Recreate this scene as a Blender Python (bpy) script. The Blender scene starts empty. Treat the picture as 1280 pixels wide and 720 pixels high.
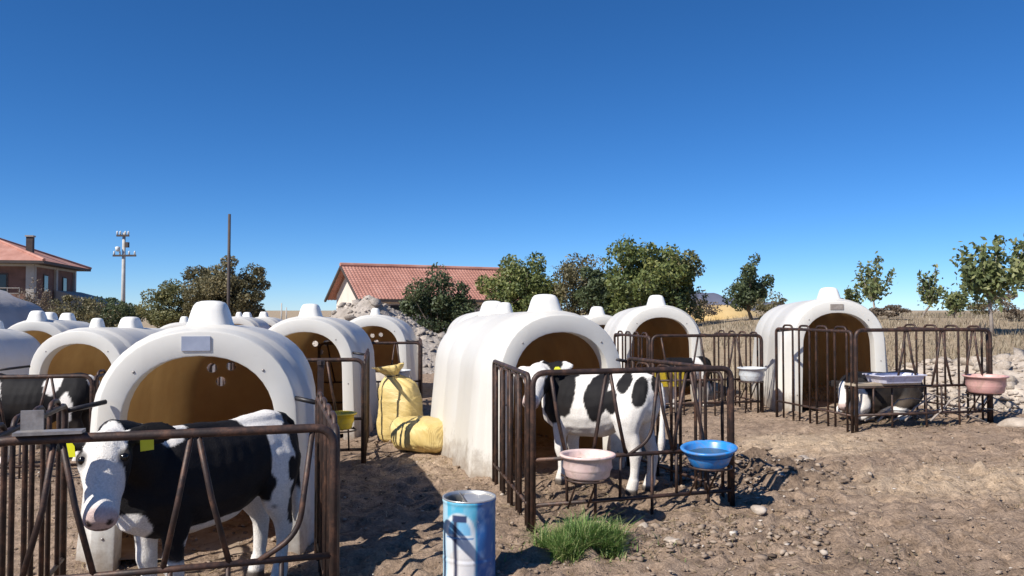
import bpy, bmesh, math, random
import numpy as np
from mathutils import Vector, Matrix

random.seed(7)
RNG = np.random.default_rng(11)
R = math.radians
scene = bpy.context.scene
C = scene.collection

# ------------------------------------------------------------------ camera
cam_d = bpy.data.cameras.new('camera')
cam = bpy.data.objects.new('camera', cam_d)
C.objects.link(cam)
cam.location = (0, 0, 1.5)
cam.rotation_euler = (R(90 + 1.6), 0, 0)
cam_d.sensor_width = 36
cam_d.lens = 28.125
cam_d.clip_end = 20000
scene.camera = cam

# ------------------------------------------------------------------ sky and sun
SUN_EL = 43.0
SUN_DIR = Vector((-0.76, -0.65, 0)).normalized()          # horizontal direction towards the sun
world = bpy.data.worlds.new('World')
scene.world = world
world.use_nodes = True
wn = world.node_tree
bg = wn.nodes['Background']
sky = wn.nodes.new('ShaderNodeTexSky')
sky.sky_type = 'NISHITA'
sky.sun_disc = False
sky.sun_elevation = R(SUN_EL)
sky.sun_rotation = math.atan2(SUN_DIR.x, SUN_DIR.y)
sky.air_density = 0.64
sky.dust_density = 0.0
sky.ozone_density = 10.0
sky.altitude = 0
hsv = wn.nodes.new('ShaderNodeHueSaturation')
hsv.inputs['Saturation'].default_value = 1.12
wn.links.new(sky.outputs['Color'], hsv.inputs['Color'])
wn.links.new(hsv.outputs['Color'], bg.inputs['Color'])
bg.inputs['Strength'].default_value = 0.086
sun_d = bpy.data.lights.new('sun', 'SUN')
sun_d.energy = 4.2
sun_d.angle = R(0.53)
sun_d.color = (1.0, 0.95, 0.87)
sun = bpy.data.objects.new('sun', sun_d)
C.objects.link(sun)
sd = Vector((SUN_DIR.x * math.cos(R(SUN_EL)), SUN_DIR.y * math.cos(R(SUN_EL)), math.sin(R(SUN_EL))))
sun.rotation_euler = sd.to_track_quat('Z', 'Y').to_euler()
sun.location = (-20, -10, 30)
vs = scene.view_settings
vs.view_transform = 'Standard'
vs.look = 'None'
vs.exposure = 0.6
vs.gamma = 1.0
vs.use_curve_mapping = False

# ------------------------------------------------------------------ helpers
def vnoise(x, y, seed=0):
    x = np.asarray(x, float); y = np.asarray(y, float)
    xi = np.floor(x).astype(np.int64); yi = np.floor(y).astype(np.int64)
    fx = x - xi; fy = y - yi
    fx = fx * fx * (3 - 2 * fx); fy = fy * fy * (3 - 2 * fy)
    def h(a, b):
        n = (a * 374761393 + b * 668265263 + seed * 974711) & 0x7fffffff
        n = ((n ^ (n >> 13)) * 1274126177) & 0x7fffffff
        return ((n ^ (n >> 16)) & 0xffff) / 65535.0
    a = h(xi, yi); b = h(xi + 1, yi); c = h(xi, yi + 1); d = h(xi + 1, yi + 1)
    return (a * (1 - fx) + b * fx) * (1 - fy) + (c * (1 - fx) + d * fx) * fy * 1.0

def fbm(x, y, seed=0, octv=4):
    s = 0; a = 0.5; f = 1.0
    for k in range(octv):
        s = s + a * vnoise(x * f, y * f, seed + k * 17); a *= 0.5; f *= 2.03
    return s

def sst(a, b, x):
    t = np.clip((np.asarray(x, float) - a) / (b - a), 0, 1)
    return t * t * (3 - 2 * t)

def gz(x, y):
    x = np.asarray(x, float); y = np.asarray(y, float)
    z = 0.08 + 0.037 * np.clip(x, -9, 6)
    z = z + 0.72 * sst(1.0, 6.5, x - 0.06 * (y - 14)) * sst(11.5, 23, y) + 0.25 * sst(6.5, 10, x) * sst(7.5, 12, y)
    z = z - 0.6 * sst(60, 200, np.hypot(x, y))
    return z

def g(x, y):
    return float(gz(x, y))

def tag(o, label=None, cat=None, group=None, kind=None):
    if label: o['label'] = label
    if cat: o['category'] = cat
    if group: o['group'] = group
    if kind: o['kind'] = kind
    return o

def empty(name, loc, rz=0.0):
    o = bpy.data.objects.new(name, None)
    o.empty_display_size = 0.2
    C.objects.link(o)
    o.location = loc
    o.rotation_euler = (0, 0, rz)
    return o

def link(name, me, parent=None, mat=None):
    o = bpy.data.objects.new(name, me)
    C.objects.link(o)
    if mat is not None and len(me.materials) == 0:
        me.materials.append(mat)
    if parent: o.parent = parent
    return o

def rpath(pts, r, seg=5):
    """round the inner corners of a polyline"""
    pts = [Vector(p) for p in pts]
    out = [pts[0]]
    for i in range(1, len(pts) - 1):
        a, b, c = pts[i - 1], pts[i], pts[i + 1]
        d1 = (a - b); d2 = (c - b)
        rr = min(r, d1.length * 0.49, d2.length * 0.49)
        p0 = b + d1.normalized() * rr; p1 = b + d2.normalized() * rr
        for k in range(seg + 1):
            t = k / seg
            out.append(p0 * (1 - t) ** 2 + b * 2 * t * (1 - t) + p1 * t * t)
    out.append(pts[-1])
    return out

class MB:
    def __init__(s):
        s.v = []; s.f = []
    def box(s, c, size, rot=None, taper=1.0):
        b = len(s.v)
        hx, hy, hz = size[0] / 2, size[1] / 2, size[2] / 2
        for z in (-1, 1):
            k = taper if z > 0 else 1.0
            for (x, y) in ((-1, -1), (1, -1), (1, 1), (-1, 1)):
                p = Vector((x * hx * k, y * hy * k, z * hz))
                if rot: p = rot @ p
                s.v.append(tuple(p + Vector(c)))
        for q in ((3, 2, 1, 0), (4, 5, 6, 7), (0, 1, 5, 4), (1, 2, 6, 5), (2, 3, 7, 6), (3, 0, 4, 7)):
            s.f.append(tuple(b + i for i in q))
        return s
    def tube(s, path, r, n=8, r2=None, close=False):
        path = [Vector(p) for p in path]
        m = len(path); b = len(s.v)
        prev = None
        for i, p in enumerate(path):
            if close: t = path[(i + 1) % m] - path[i - 1]
            else: t = path[min(i + 1, m - 1)] - path[max(i - 1, 0)]
            t.normalize()
            if prev is None:
                u = t.orthogonal().normalized()
            else:
                u = (prev - t * prev.dot(t))
                u = u.normalized() if u.length > 1e-6 else t.orthogonal().normalized()
            prev = u
            w = t.cross(u)
            rr = r if r2 is None else r + (r2 - r) * i / max(1, m - 1)
            for k in range(n):
                a = 2 * math.pi * k / n
                s.v.append(tuple(p + (u * math.cos(a) + w * math.sin(a)) * rr))
        for i in range(m if close else m - 1):
            j = (i + 1) % m
            for k in range(n):
                k2 = (k + 1) % n
                s.f.append((b + i * n + k, b + i * n + k2, b + j * n + k2, b + j * n + k))
        if not close:
            s.f.append(tuple(b + k for k in range(n))[::-1])
            s.f.append(tuple(b + (m - 1) * n + k for k in range(n)))
        return s
    def rings(s, rings, cap0=True, cap1=True, wrap=True):
        b = len(s.v); n = len(rings[0])
        for rg in rings:
            for p in rg: s.v.append(tuple(p))
        for i in range(len(rings) - 1):
            for k in range(n if wrap else n - 1):
                k2 = (k + 1) % n
                s.f.append((b + i * n + k, b + i * n + k2, b + (i + 1) * n + k2, b + (i + 1) * n + k))
        if cap0: s.f.append(tuple(b + k for k in range(n))[::-1])
        if cap1: s.f.append(tuple(b + (len(rings) - 1) * n + k for k in range(n)))
        return s
    def lathe(s, prof, n=24, c=(0, 0, 0), cap0=False, cap1=False):
        rg = []
        for (r, z) in prof:
            rg.append([(c[0] + r * math.cos(2 * math.pi * k / n), c[1] + r * math.sin(2 * math.pi * k / n), c[2] + z) for k in range(n)])
        return s.rings(rg, cap0, cap1)
    def loft(s, pts, n=14, lat=None):
        """pts: (centre, lateral radius, other radius); lat = lateral axis"""
        rg = []
        P = [Vector(p[0]) for p in pts]
        m = len(P)
        for i in range(m):
            t = (P[min(i + 1, m - 1)] - P[max(i - 1, 0)]).normalized()
            l = Vector(lat) if lat is not None else t.orthogonal()
            l = (l - t * l.dot(t)).normalized()
            u = t.cross(l)
            rg.append([P[i] + l * (pts[i][1] * math.cos(2 * math.pi * k / n)) + u * (pts[i][2] * math.sin(2 * math.pi * k / n)) for k in range(n)])
        return s.rings(rg)
    def mesh(s, name, smooth=False):
        me = bpy.data.meshes.new(name)
        me.from_pydata([tuple(p) for p in s.v], [], s.f)
        if smooth:
            me.polygons.foreach_set('use_smooth', [True] * len(me.polygons))
        me.update()
        return me
    def build(s, name, mat, parent=None, smooth=False):
        me = s.mesh(name, smooth)
        return link(name, me, parent, mat)

def fix_normals(me):
    bm = bmesh.new(); bm.from_mesh(me)
    bmesh.ops.recalc_face_normals(bm, faces=bm.faces)
    bm.to_mesh(me); bm.free()

def quads_mesh(name, V, tint, m, tri=False):
    k = 3 if tri else 4
    n = len(V)
    me = bpy.data.meshes.new(name)
    me.vertices.add(n * k); me.vertices.foreach_set('co', V.reshape(-1).astype(np.float32))
    me.loops.add(n * k); me.loops.foreach_set('vertex_index', np.arange(n * k, dtype=np.int32))
    me.polygons.add(n); me.polygons.foreach_set('loop_start', np.arange(0, n * k, k, dtype=np.int32))
    me.polygons.foreach_set('loop_total', np.full(n, k, dtype=np.int32))
    me.update()
    a = me.attributes.new('tint', 'FLOAT', 'FACE'); a.data.foreach_set('value', tint.astype(np.float32))
    me.materials.append(m)
    return me

# ------------------------------------------------------------------ materials
def mat(name):
    m = bpy.data.materials.new(name)
    m.use_nodes = True
    nt = m.node_tree
    return m, nt, nt.nodes['Principled BSDF']

def ramp(nt, fac, stops):
    r = nt.nodes.new('ShaderNodeValToRGB')
    el = r.color_ramp.elements
    while len(el) < len(stops): el.new(0.5)
    for e, (p, c) in zip(el, stops):
        e.position = p; e.color = (*c, 1) if len(c) == 3 else c
    nt.links.new(fac, r.inputs['Fac'])
    return r.outputs['Color']

def noise(nt, scale, detail=4, rough=0.55, coord='Object', dist=0.0, vec=None):
    n = nt.nodes.new('ShaderNodeTexNoise')
    n.inputs['Scale'].default_value = scale
    n.inputs['Detail'].default_value = detail
    n.inputs['Roughness'].default_value = rough
    n.inputs['Distortion'].default_value = dist
    if vec is None:
        tc = nt.nodes.new('ShaderNodeTexCoord')
        vec = tc.outputs[coord]
    nt.links.new(vec, n.inputs['Vector'])
    return n.outputs['Fac']

def mixc(nt, fac, a, b, mode='MIX'):
    m = nt.nodes.new('ShaderNodeMix')
    m.data_type = 'RGBA'; m.blend_type = mode
    if isinstance(fac, float): m.inputs[0].default_value = fac
    else: nt.links.new(fac, m.inputs[0])
    for i, v in ((6, a), (7, b)):
        if isinstance(v, tuple): m.inputs[i].default_value = (*v, 1)
        else: nt.links.new(v, m.inputs[i])
    return m.outputs[2]

def bump(nt, bs, h, strength=0.4, dist=0.01):
    b = nt.nodes.new('ShaderNodeBump')
    b.inputs['Strength'].default_value = strength
    b.inputs['Distance'].default_value = dist
    nt.links.new(h, b.inputs['Height'])
    nt.links.new(b.outputs['Normal'], bs.inputs['Normal'])

def simple(name, c1, c2, scale=8.0, rough=0.6, metal=0.0, bmp=0.0, bscale=60.0, coat=0.0, bdist=0.004, lo=0.35, hi=0.65, dirt=0.0):
    return simple_(name, c1, c2, scale, rough, metal, bmp, bscale, bdist, lo, hi, dirt)

def simple_(name, c1, c2, scale, rough, metal, bmp, bscale, bdist, lo, hi, dirt):
    m, nt, bs = mat(name)
    f = noise(nt, scale, 5, 0.6)
    c = ramp(nt, f, [(lo, c1), (hi, c2)])
    if dirt:
        c = mixc(nt, ramp(nt, noise(nt, 11, 7, 0.75, dist=0.8), [(0.46, (0, 0, 0)), (0.72, (dirt,) * 3)]), c, (0.27, 0.20, 0.14))
    nt.links.new(c, bs.inputs['Base Color'])
    bs.inputs['Roughness'].default_value = rough
    bs.inputs['Metallic'].default_value = metal
    if bmp: bump(nt, bs, noise(nt, bscale, 4), bmp, bdist)
    return m

M = {}
# white hutch plastic: faint yellowing, splashed mud near the foot, thin rain streaks
def see_through(nt, bs, c, f):
    tr = nt.nodes.new('ShaderNodeBsdfTranslucent')
    nt.links.new(c, tr.inputs['Color'])
    mx = nt.nodes.new('ShaderNodeMixShader'); mx.inputs[0].default_value = f
    nt.links.new(bs.outputs[0], mx.inputs[1]); nt.links.new(tr.outputs[0], mx.inputs[2])
    nt.links.new(mx.outputs[0], nt.nodes['Material Output'].inputs['Surface'])

def hutch_plastic():
    m, nt, bs = mat('hutch_plastic')
    tc = nt.nodes.new('ShaderNodeTexCoord')
    sep = nt.nodes.new('ShaderNodeSeparateXYZ'); nt.links.new(tc.outputs['Object'], sep.inputs[0])
    n1 = noise(nt, 1.7, 5, 0.6)
    base = ramp(nt, n1, [(0.3, (0.87, 0.85, 0.795)), (0.7, (0.82, 0.79, 0.72))])
    mp = nt.nodes.new('ShaderNodeMapping'); mp.inputs['Scale'].default_value = (9, 9, 0.6)
    nt.links.new(tc.outputs['Object'], mp.inputs['Vector'])
    st = noise(nt, 1.0, 4, 0.6, vec=mp.outputs['Vector'])
    stf = ramp(nt, st, [(0.58, (0, 0, 0)), (0.80, (0.16, 0.16, 0.16))])
    c = mixc(nt, stf, base, (0.55, 0.50, 0.42))
    # splash
    n2 = noise(nt, 7, 6, 0.7)
    ma = nt.nodes.new('ShaderNodeMath'); ma.operation = 'MULTIPLY_ADD'
    nt.links.new(n2, ma.inputs[0]); ma.inputs[1].default_value = 0.75
    mz = nt.nodes.new('ShaderNodeMath'); mz.operation = 'MULTIPLY'; mz.inputs[1].default_value = -1.0
    nt.links.new(sep.outputs['Z'], mz.inputs[0]); nt.links.new(mz.outputs[0], ma.inputs[2])
    sp = ramp(nt, ma.outputs[0], [(0.12, (0, 0, 0)), (0.40, (0.75, 0.75, 0.75))])
    c = mixc(nt, sp, c, (0.30, 0.22, 0.15))
    sm = noise(nt, 4.5, 7, 0.75, dist=1.2)
    c = mixc(nt, ramp(nt, sm, [(0.60, (0, 0, 0)), (0.74, (0.16, 0.16, 0.16))]), c, (0.42, 0.35, 0.26))
    nt.links.new(c, bs.inputs['Base Color'])
    bs.inputs['Roughness'].default_value = 0.42
    bump(nt, bs, noise(nt, 3.0, 3), 0.12, 0.02)
    see_through(nt, bs, c, 0.26)
    return m
M['plastic'] = hutch_plastic()

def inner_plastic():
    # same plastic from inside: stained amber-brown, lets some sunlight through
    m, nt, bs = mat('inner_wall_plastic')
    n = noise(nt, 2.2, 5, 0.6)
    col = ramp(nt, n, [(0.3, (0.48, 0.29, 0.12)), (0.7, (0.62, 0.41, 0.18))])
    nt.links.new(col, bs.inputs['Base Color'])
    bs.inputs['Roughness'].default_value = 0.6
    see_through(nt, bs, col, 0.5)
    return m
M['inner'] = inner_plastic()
M['cap'] = simple('cap_plastic', (0.84, 0.82, 0.77), (0.77, 0.74, 0.68), 3, 0.42)
M['plate_grey'] = simple('plate_bluegrey', (0.30, 0.33, 0.42), (0.38, 0.41, 0.50), 12, 0.35)
M['plate_brown'] = simple('plate_brown', (0.22, 0.18, 0.15), (0.34, 0.30, 0.26), 30, 0.5)

def rust():
    m, nt, bs = mat('rusty_tube')
    f = noise(nt, 14, 6, 0.7)
    col = ramp(nt, f, [(0.30, (0.022, 0.017, 0.016)), (0.50, (0.050, 0.030, 0.024)), (0.66, (0.13, 0.066, 0.042)), (0.8, (0.24, 0.16, 0.115))])
    nt.links.new(col, bs.inputs['Base Color'])
    bs.inputs['Roughness'].default_value = 0.55
    bs.inputs['Metallic'].default_value = 0.25
    bump(nt, bs, noise(nt, 90, 4), 0.35, 0.003)
    return m
M['rust'] = rust()
M['black_iron'] = simple('black_iron', (0.015, 0.015, 0.018), (0.04, 0.035, 0.035), 20, 0.45, 0.3, 0.2)
M['galv'] = simple('worn_grey_steel', (0.20, 0.18, 0.17), (0.36, 0.33, 0.31), 18, 0.5, 0.4, 0.25)
M['pink'] = simple('pale_pink_plastic', (0.72, 0.50, 0.46), (0.80, 0.62, 0.57), 9, 0.4, dirt=0.6)
M['pink_dark'] = simple('dusty_pink_plastic', (0.62, 0.34, 0.31), (0.70, 0.42, 0.37), 9, 0.4, dirt=0.6)
M['blue'] = simple('blue_plastic', (0.02, 0.22, 0.62), (0.03, 0.28, 0.72), 9, 0.32, dirt=0.6)
M['yellow'] = simple('yellow_plastic', (0.80, 0.56, 0.02), (0.84, 0.62, 0.05), 9, 0.35, dirt=0.6)
M['tag'] = simple('ear_tag_yellow', (0.74, 0.74, 0.02), (0.80, 0.80, 0.05), 9, 0.4)
M['paleblue'] = simple('pale_grey_plastic', (0.60, 0.64, 0.66), (0.70, 0.73, 0.74), 9, 0.4, dirt=0.6)
M['lavender'] = simple('pale_lavender_plastic', (0.56, 0.56, 0.70), (0.64, 0.64, 0.74), 9, 0.4, dirt=0.6)
M['milk'] = simple('bowl_feed', (0.66, 0.58, 0.50), (0.75, 0.68, 0.60), 30, 0.6)
M['water'] = simple('bowl_water', (0.03, 0.06, 0.09), (0.04, 0.08, 0.12), 5, 0.05)
M['rope'] = simple('dark_rope', (0.05, 0.04, 0.03), (0.12, 0.10, 0.07), 40, 0.8)
M['stone'] = simple('pale_stone', (0.33, 0.27, 0.215), (0.52, 0.445, 0.37), 6, 0.85, 0, 0.5, 30, bdist=0.02)
M['rubble'] = simple('grey_rubble', (0.29, 0.25, 0.21), (0.45, 0.39, 0.335), 3, 0.9, 0, 0.6, 14, bdist=0.05)
M['clod'] = simple('earth_clod', (0.20, 0.145, 0.10), (0.36, 0.28, 0.21), 5, 0.95, 0, 0.5, 60)
M['concrete'] = simple('old_concrete', (0.34, 0.31, 0.28), (0.44, 0.41, 0.37), 1.2, 0.9)
M['cream'] = simple('cream_render', (0.62, 0.54, 0.46), (0.70, 0.62, 0.54), 0.8, 0.9)
M['brick'] = simple('brown_brick', (0.13, 0.068, 0.05), (0.20, 0.105, 0.08), 1.5, 0.9)
M['glass'] = simple('dark_window_glass', (0.02, 0.025, 0.03), (0.03, 0.035, 0.04), 1, 0.1)
M['fascia'] = simple('dark_fascia', (0.05, 0.04, 0.04), (0.08, 0.06, 0.05), 2, 0.8)
M['wood'] = simple('weathered_wood', (0.16, 0.115, 0.08), (0.27, 0.20, 0.14), 9, 0.85, 0, 0.4, 50)
M['paleboard'] = simple('pale_board', (0.34, 0.27, 0.19), (0.46, 0.38, 0.28), 9, 0.85, 0, 0.4, 50)
M['polegrey'] = simple('concrete_pole', (0.42, 0.40, 0.37), (0.52, 0.50, 0.47), 3, 0.85)
M['bark'] = simple('tree_bark', (0.10, 0.075, 0.055), (0.18, 0.14, 0.10), 12, 0.9, 0, 0.5, 30)
M['limebark'] = simple('pale_bark', (0.24, 0.20, 0.17), (0.36, 0.31, 0.27), 12, 0.9, 0, 0.5, 30)
M['tarp'] = simple('grey_tarp', (0.34, 0.31, 0.30), (0.46, 0.43, 0.41), 0.9, 0.6, 0, 0.5, 1.6, bdist=0.12)
M['hill'] = simple('haze_tinted_hill', (0.10, 0.11, 0.16), (0.14, 0.15, 0.20), 0.004, 0.95)  # distance haze is painted into the hill's blue-grey base colour
M['eye'] = simple('eye_black', (0.006, 0.005, 0.005), (0.012, 0.009, 0.008), 5, 0.12)
M['dryearth'] = simple('ochre_earth', (0.50, 0.34, 0.14), (0.58, 0.42, 0.20), 2, 0.95)

def roof_mat():
    m, nt, bs = mat('red_roof_tile')
    f = noise(nt, 0.9, 6, 0.7)
    col = ramp(nt, f, [(0.30, (0.33, 0.145, 0.105)), (0.55, (0.46, 0.225, 0.17)), (0.75, (0.55, 0.33, 0.265))])
    nt.links.new(col, bs.inputs['Base Color'])
    bs.inputs['Roughness'].default_value = 0.85
    return m
M['roof'] = roof_mat()

def sack_mat():
    m, nt, bs = mat('woven_sack')
    f = noise(nt, 5, 5, 0.6)
    col = ramp(nt, f, [(0.3, (0.58, 0.42, 0.14)), (0.7, (0.67, 0.52, 0.22))])
    nt.links.new(col, bs.inputs['Base Color'])
    bs.inputs['Roughness'].default_value = 0.5
    tc = nt.nodes.new('ShaderNodeTexCoord')
    w = nt.nodes.new('ShaderNodeTexWave'); w.bands_direction = 'Z'
    w.inputs['Scale'].default_value = 22; w.inputs['Distortion'].default_value = 5
    nt.links.new(tc.outputs['Object'], w.inputs['Vector'])
    bump(nt, bs, w.outputs['Fac'], 0.25, 0.01)
    return m
M['sack'] = sack_mat()

def tin_mat():
    # printed tin: blue ground, white arch and disc, dark vertical stripe, scuffs
    m, nt, bs = mat('printed_tin')
    tc = nt.nodes.new('ShaderNodeTexCoord')
    at = nt.nodes.new('ShaderNodeAttribute'); at.attribute_name = 'print'; at.attribute_type = 'GEOMETRY'
    n = noise(nt, 14, 5, 0.7)
    sc = ramp(nt, n, [(0.60, (0, 0, 0)), (0.72, (0.55, 0.55, 0.55))])
    c = mixc(nt, sc, at.outputs['Color'], (0.62, 0.64, 0.66))
    n2 = noise(nt, 6, 6, 0.7)
    sc2 = ramp(nt, n2, [(0.62, (0, 0, 0)), (0.74, (0.6, 0.6, 0.6))])
    c = mixc(nt, sc2, c, (0.25, 0.17, 0.11))
    nt.links.new(c, bs.inputs['Base Color'])
    bs.inputs['Roughness'].default_value = 0.38
    bs.inputs['Metallic'].default_value = 0.15
    return m
M['tin'] = tin_mat()
M['tinmetal'] = simple('bare_tin', (0.55, 0.53, 0.50), (0.70, 0.68, 0.64), 12, 0.35, 0.7)

def leaf_mat(name, dark, mid, light):
    m, nt, bs = mat(name)
    at = nt.nodes.new('ShaderNodeAttribute'); at.attribute_name = 'tint'
    col = ramp(nt, at.outputs['Fac'], [(0.0, dark), (0.55, mid), (1.0, light)])
    nt.links.new(col, bs.inputs['Base Color'])
    bs.inputs['Roughness'].default_value = 0.55
    tr = nt.nodes.new('ShaderNodeBsdfTranslucent')
    nt.links.new(col, tr.inputs['Color'])
    mx = nt.nodes.new('ShaderNodeMixShader'); mx.inputs[0].default_value = 0.32
    nt.links.new(bs.outputs[0], mx.inputs[1]); nt.links.new(tr.outputs[0], mx.inputs[2])
    nt.links.new(mx.outputs[0], nt.nodes['Material Output'].inputs['Surface'])
    return m
M['leaf_green'] = leaf_mat('leaf_green', (0.064, 0.090, 0.033), (0.154, 0.190, 0.057), (0.307, 0.307, 0.100))
M['leaf_dark'] = leaf_mat('leaf_dark', (0.039, 0.060, 0.029), (0.085, 0.112, 0.049), (0.150, 0.176, 0.079))
M['leaf_brown'] = leaf_mat('leaf_brown', (0.088, 0.079, 0.039), (0.176, 0.155, 0.074), (0.299, 0.246, 0.124))
M['leaf_olive'] = leaf_mat('leaf_olive', (0.085, 0.101, 0.040), (0.186, 0.186, 0.076), (0.321, 0.288, 0.119))
M['leaf_young'] = leaf_mat('leaf_young', (0.065, 0.089, 0.036), (0.162, 0.194, 0.073), (0.324, 0.324, 0.138))
M['twig'] = leaf_mat('twig_grey', (0.12, 0.09, 0.065), (0.20, 0.155, 0.11), (0.28, 0.22, 0.16))
M['grass'] = leaf_mat('fresh_grass', (0.07, 0.14, 0.03), (0.15, 0.27, 0.06), (0.46, 0.46, 0.20))
M['straw'] = leaf_mat('dry_straw', (0.22, 0.16, 0.09), (0.38, 0.29, 0.17), (0.56, 0.45, 0.28))
M['drygrass'] = leaf_mat('dry_grass', (0.20, 0.16, 0.10), (0.34, 0.275, 0.18), (0.50, 0.43, 0.31))

def pebble_mat():
    m, nt, bs = mat('pebble_and_clod')
    at = nt.nodes.new('ShaderNodeAttribute'); at.attribute_name = 'tint'
    col = ramp(nt, at.outputs['Fac'], [(0.0, (0.10, 0.07, 0.05)), (0.5, (0.25, 0.185, 0.135)), (0.85, (0.38, 0.30, 0.23)), (1.0, (0.55, 0.50, 0.44))])
    nt.links.new(col, bs.inputs['Base Color'])
    bs.inputs['Roughness'].default_value = 0.95
    return m
M['pebble'] = pebble_mat()

def ground_mat():
    m, nt, bs = mat('bare_earth')
    at = nt.nodes.new('ShaderNodeAttribute'); at.attribute_name = 'zone'
    sp = nt.nodes.new('ShaderNodeSeparateColor'); nt.links.new(at.outputs['Color'], sp.inputs[0])
    n1 = noise(nt, 0.9, 8, 0.65)
    n2 = noise(nt, 9.0, 8, 0.72, dist=0.4)
    n3 = noise(nt, 55.0, 4, 0.7)
    soil = ramp(nt, n2, [(0.30, (0.169, 0.120, 0.083)), (0.50, (0.345, 0.255, 0.190)), (0.68, (0.468, 0.351, 0.260))])
    pale = ramp(nt, n2, [(0.32, (0.390, 0.286, 0.195)), (0.6, (0.598, 0.468, 0.338))])
    mud = ramp(nt, n2, [(0.32, (0.111, 0.078, 0.057)), (0.62, (0.260, 0.189, 0.137))])
    dry = ramp(nt, n2, [(0.32, (0.27, 0.205, 0.135)), (0.62, (0.46, 0.37, 0.26))])
    def mask(ch, lo=0.25, hi=0.75):
        ma = nt.nodes.new('ShaderNodeMath'); ma.operation = 'ADD'
        nt.links.new(sp.outputs[ch], ma.inputs[0])
        mb = nt.nodes.new('ShaderNodeMath'); mb.operation = 'MULTIPLY_ADD'
        nt.links.new(n1, mb.inputs[0]); mb.inputs[1].default_value = 0.9; mb.inputs[2].default_value = -0.45
        nt.links.new(mb.outputs[0], ma.inputs[1])
        return ramp(nt, ma.outputs[0], [(lo, (0, 0, 0)), (hi, (1, 1, 1))])
    c = mixc(nt, mask('Red'), soil, pale)
    c = mixc(nt, mask('Green'), c, mud)
    c = mixc(nt, mask('Blue'), c, dry)
    fine = ramp(nt, n3, [(0.28, (0.60, 0.58, 0.57)), (0.72, (1.32, 1.29, 1.24))])
    c = mixc(nt, 1.0, c, fine, 'MULTIPLY')
    nt.links.new(c, bs.inputs['Base Color'])
    bs.inputs['Roughness'].default_value = 0.97
    bs.inputs['Specular IOR Level'].default_value = 0.2
    ad = nt.nodes.new('ShaderNodeMath'); ad.operation = 'MULTIPLY_ADD'
    nt.links.new(n3, ad.inputs[0]); ad.inputs[1].default_value = 0.4; nt.links.new(n2, ad.inputs[2])
    bump(nt, bs, ad.outputs[0], 0.9, 0.05)
    return m
M['ground'] = ground_mat()

def coat_mat():
    m, nt, bs = mat('calf_coat')
    at = nt.nodes.new('ShaderNodeAttribute'); at.attribute_name = 'coat'
    n = noise(nt, 120, 3, 0.7)
    v = ramp(nt, n, [(0.3, (0.8, 0.8, 0.8)), (0.7, (1.12, 1.12, 1.12))])
    c = mixc(nt, 1.0, at.outputs['Color'], v, 'MULTIPLY')
    nt.links.new(c, bs.inputs['Base Color'])
    bs.inputs['Roughness'].default_value = 0.7
    bs.inputs['Specular IOR Level'].default_value = 0.22
    bump(nt, bs, n, 0.5, 0.006)
    return m
M['coat'] = coat_mat()

# ------------------------------------------------------------------ ground
def axis(lo, hi, step, far_lo, far_hi, grow=1.13):
    a = list(np.arange(lo, hi + 1e-6, step))
    s = step; x = hi
    while x < far_hi:
        s *= grow; x += s; a.append(x)
    s = step; x = lo; b = []
    while x > far_lo:
        s *= grow; x -= s; b.append(x)
    return np.array(b[::-1] + a)

def micro(x, y):
    near = 1 - sst(14, 22, np.hypot(x, y))
    m = (fbm(x * 1.3, y * 1.3, 3, 4) - 0.47) * 0.10
    m = m + (fbm(x * 6.5, y * 8.5, 9, 4) - 0.44) * 0.075
    tramp = np.maximum(0, fbm(x * 1.7, y * 1.7, 77, 3) - 0.42) * 2.2
    m = m - tramp * 0.11 * np.maximum(0, vnoise(x * 8.5, y * 7.5, 91) - 0.60)
    # churned mud ridge right of the middle pen and clods along its front
    k = np.exp(-(((x - 2.05) / 0.55) ** 2 + ((y - 6.55) / 0.6) ** 2))
    m = m + k * (0.06 + 0.42 * np.maximum(0, fbm(x * 5 + y * 2, y * 9, 21, 4) - 0.42))
    k2 = np.exp(-(((x - 1.1) / 0.7) ** 2 + ((y - 4.85) / 0.22) ** 2))
    m = m + k2 * (0.02 + 0.10 * np.maximum(0, fbm(x * 11, y * 11, 31, 3) - 0.40))
    k3 = np.exp(-((x + 0.7) / 0.6) ** 2 - ((y - 7.5) / 1.1) ** 2)
    m = m + k3 * 0.14 * np.maximum(0, fbm(x * 2.5 + y, y * 8, 51, 3) - 0.38)
    k4 = sst(1.2, 2.2, x) * (1 - sst(4.9, 5.6, y))
    m = m + k4 * 0.10 * np.maximum(0, fbm(x * 9, y * 11, 57, 4) - 0.42)
    # wheel ruts along the pale track
    t = y - (5.85 + 0.10 * (x - 3))
    m = m - 0.035 * np.exp(-(t / 0.16) ** 2) * sst(1.9, 3, x) - 0.03 * np.exp(-((t + 0.75) / 0.14) ** 2) * sst(2.0, 3.2, x)
    return m * near

def GM(x, y):
    return float(gz(x, y) + micro(np.array(x, float), np.array(y, float)))

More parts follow.
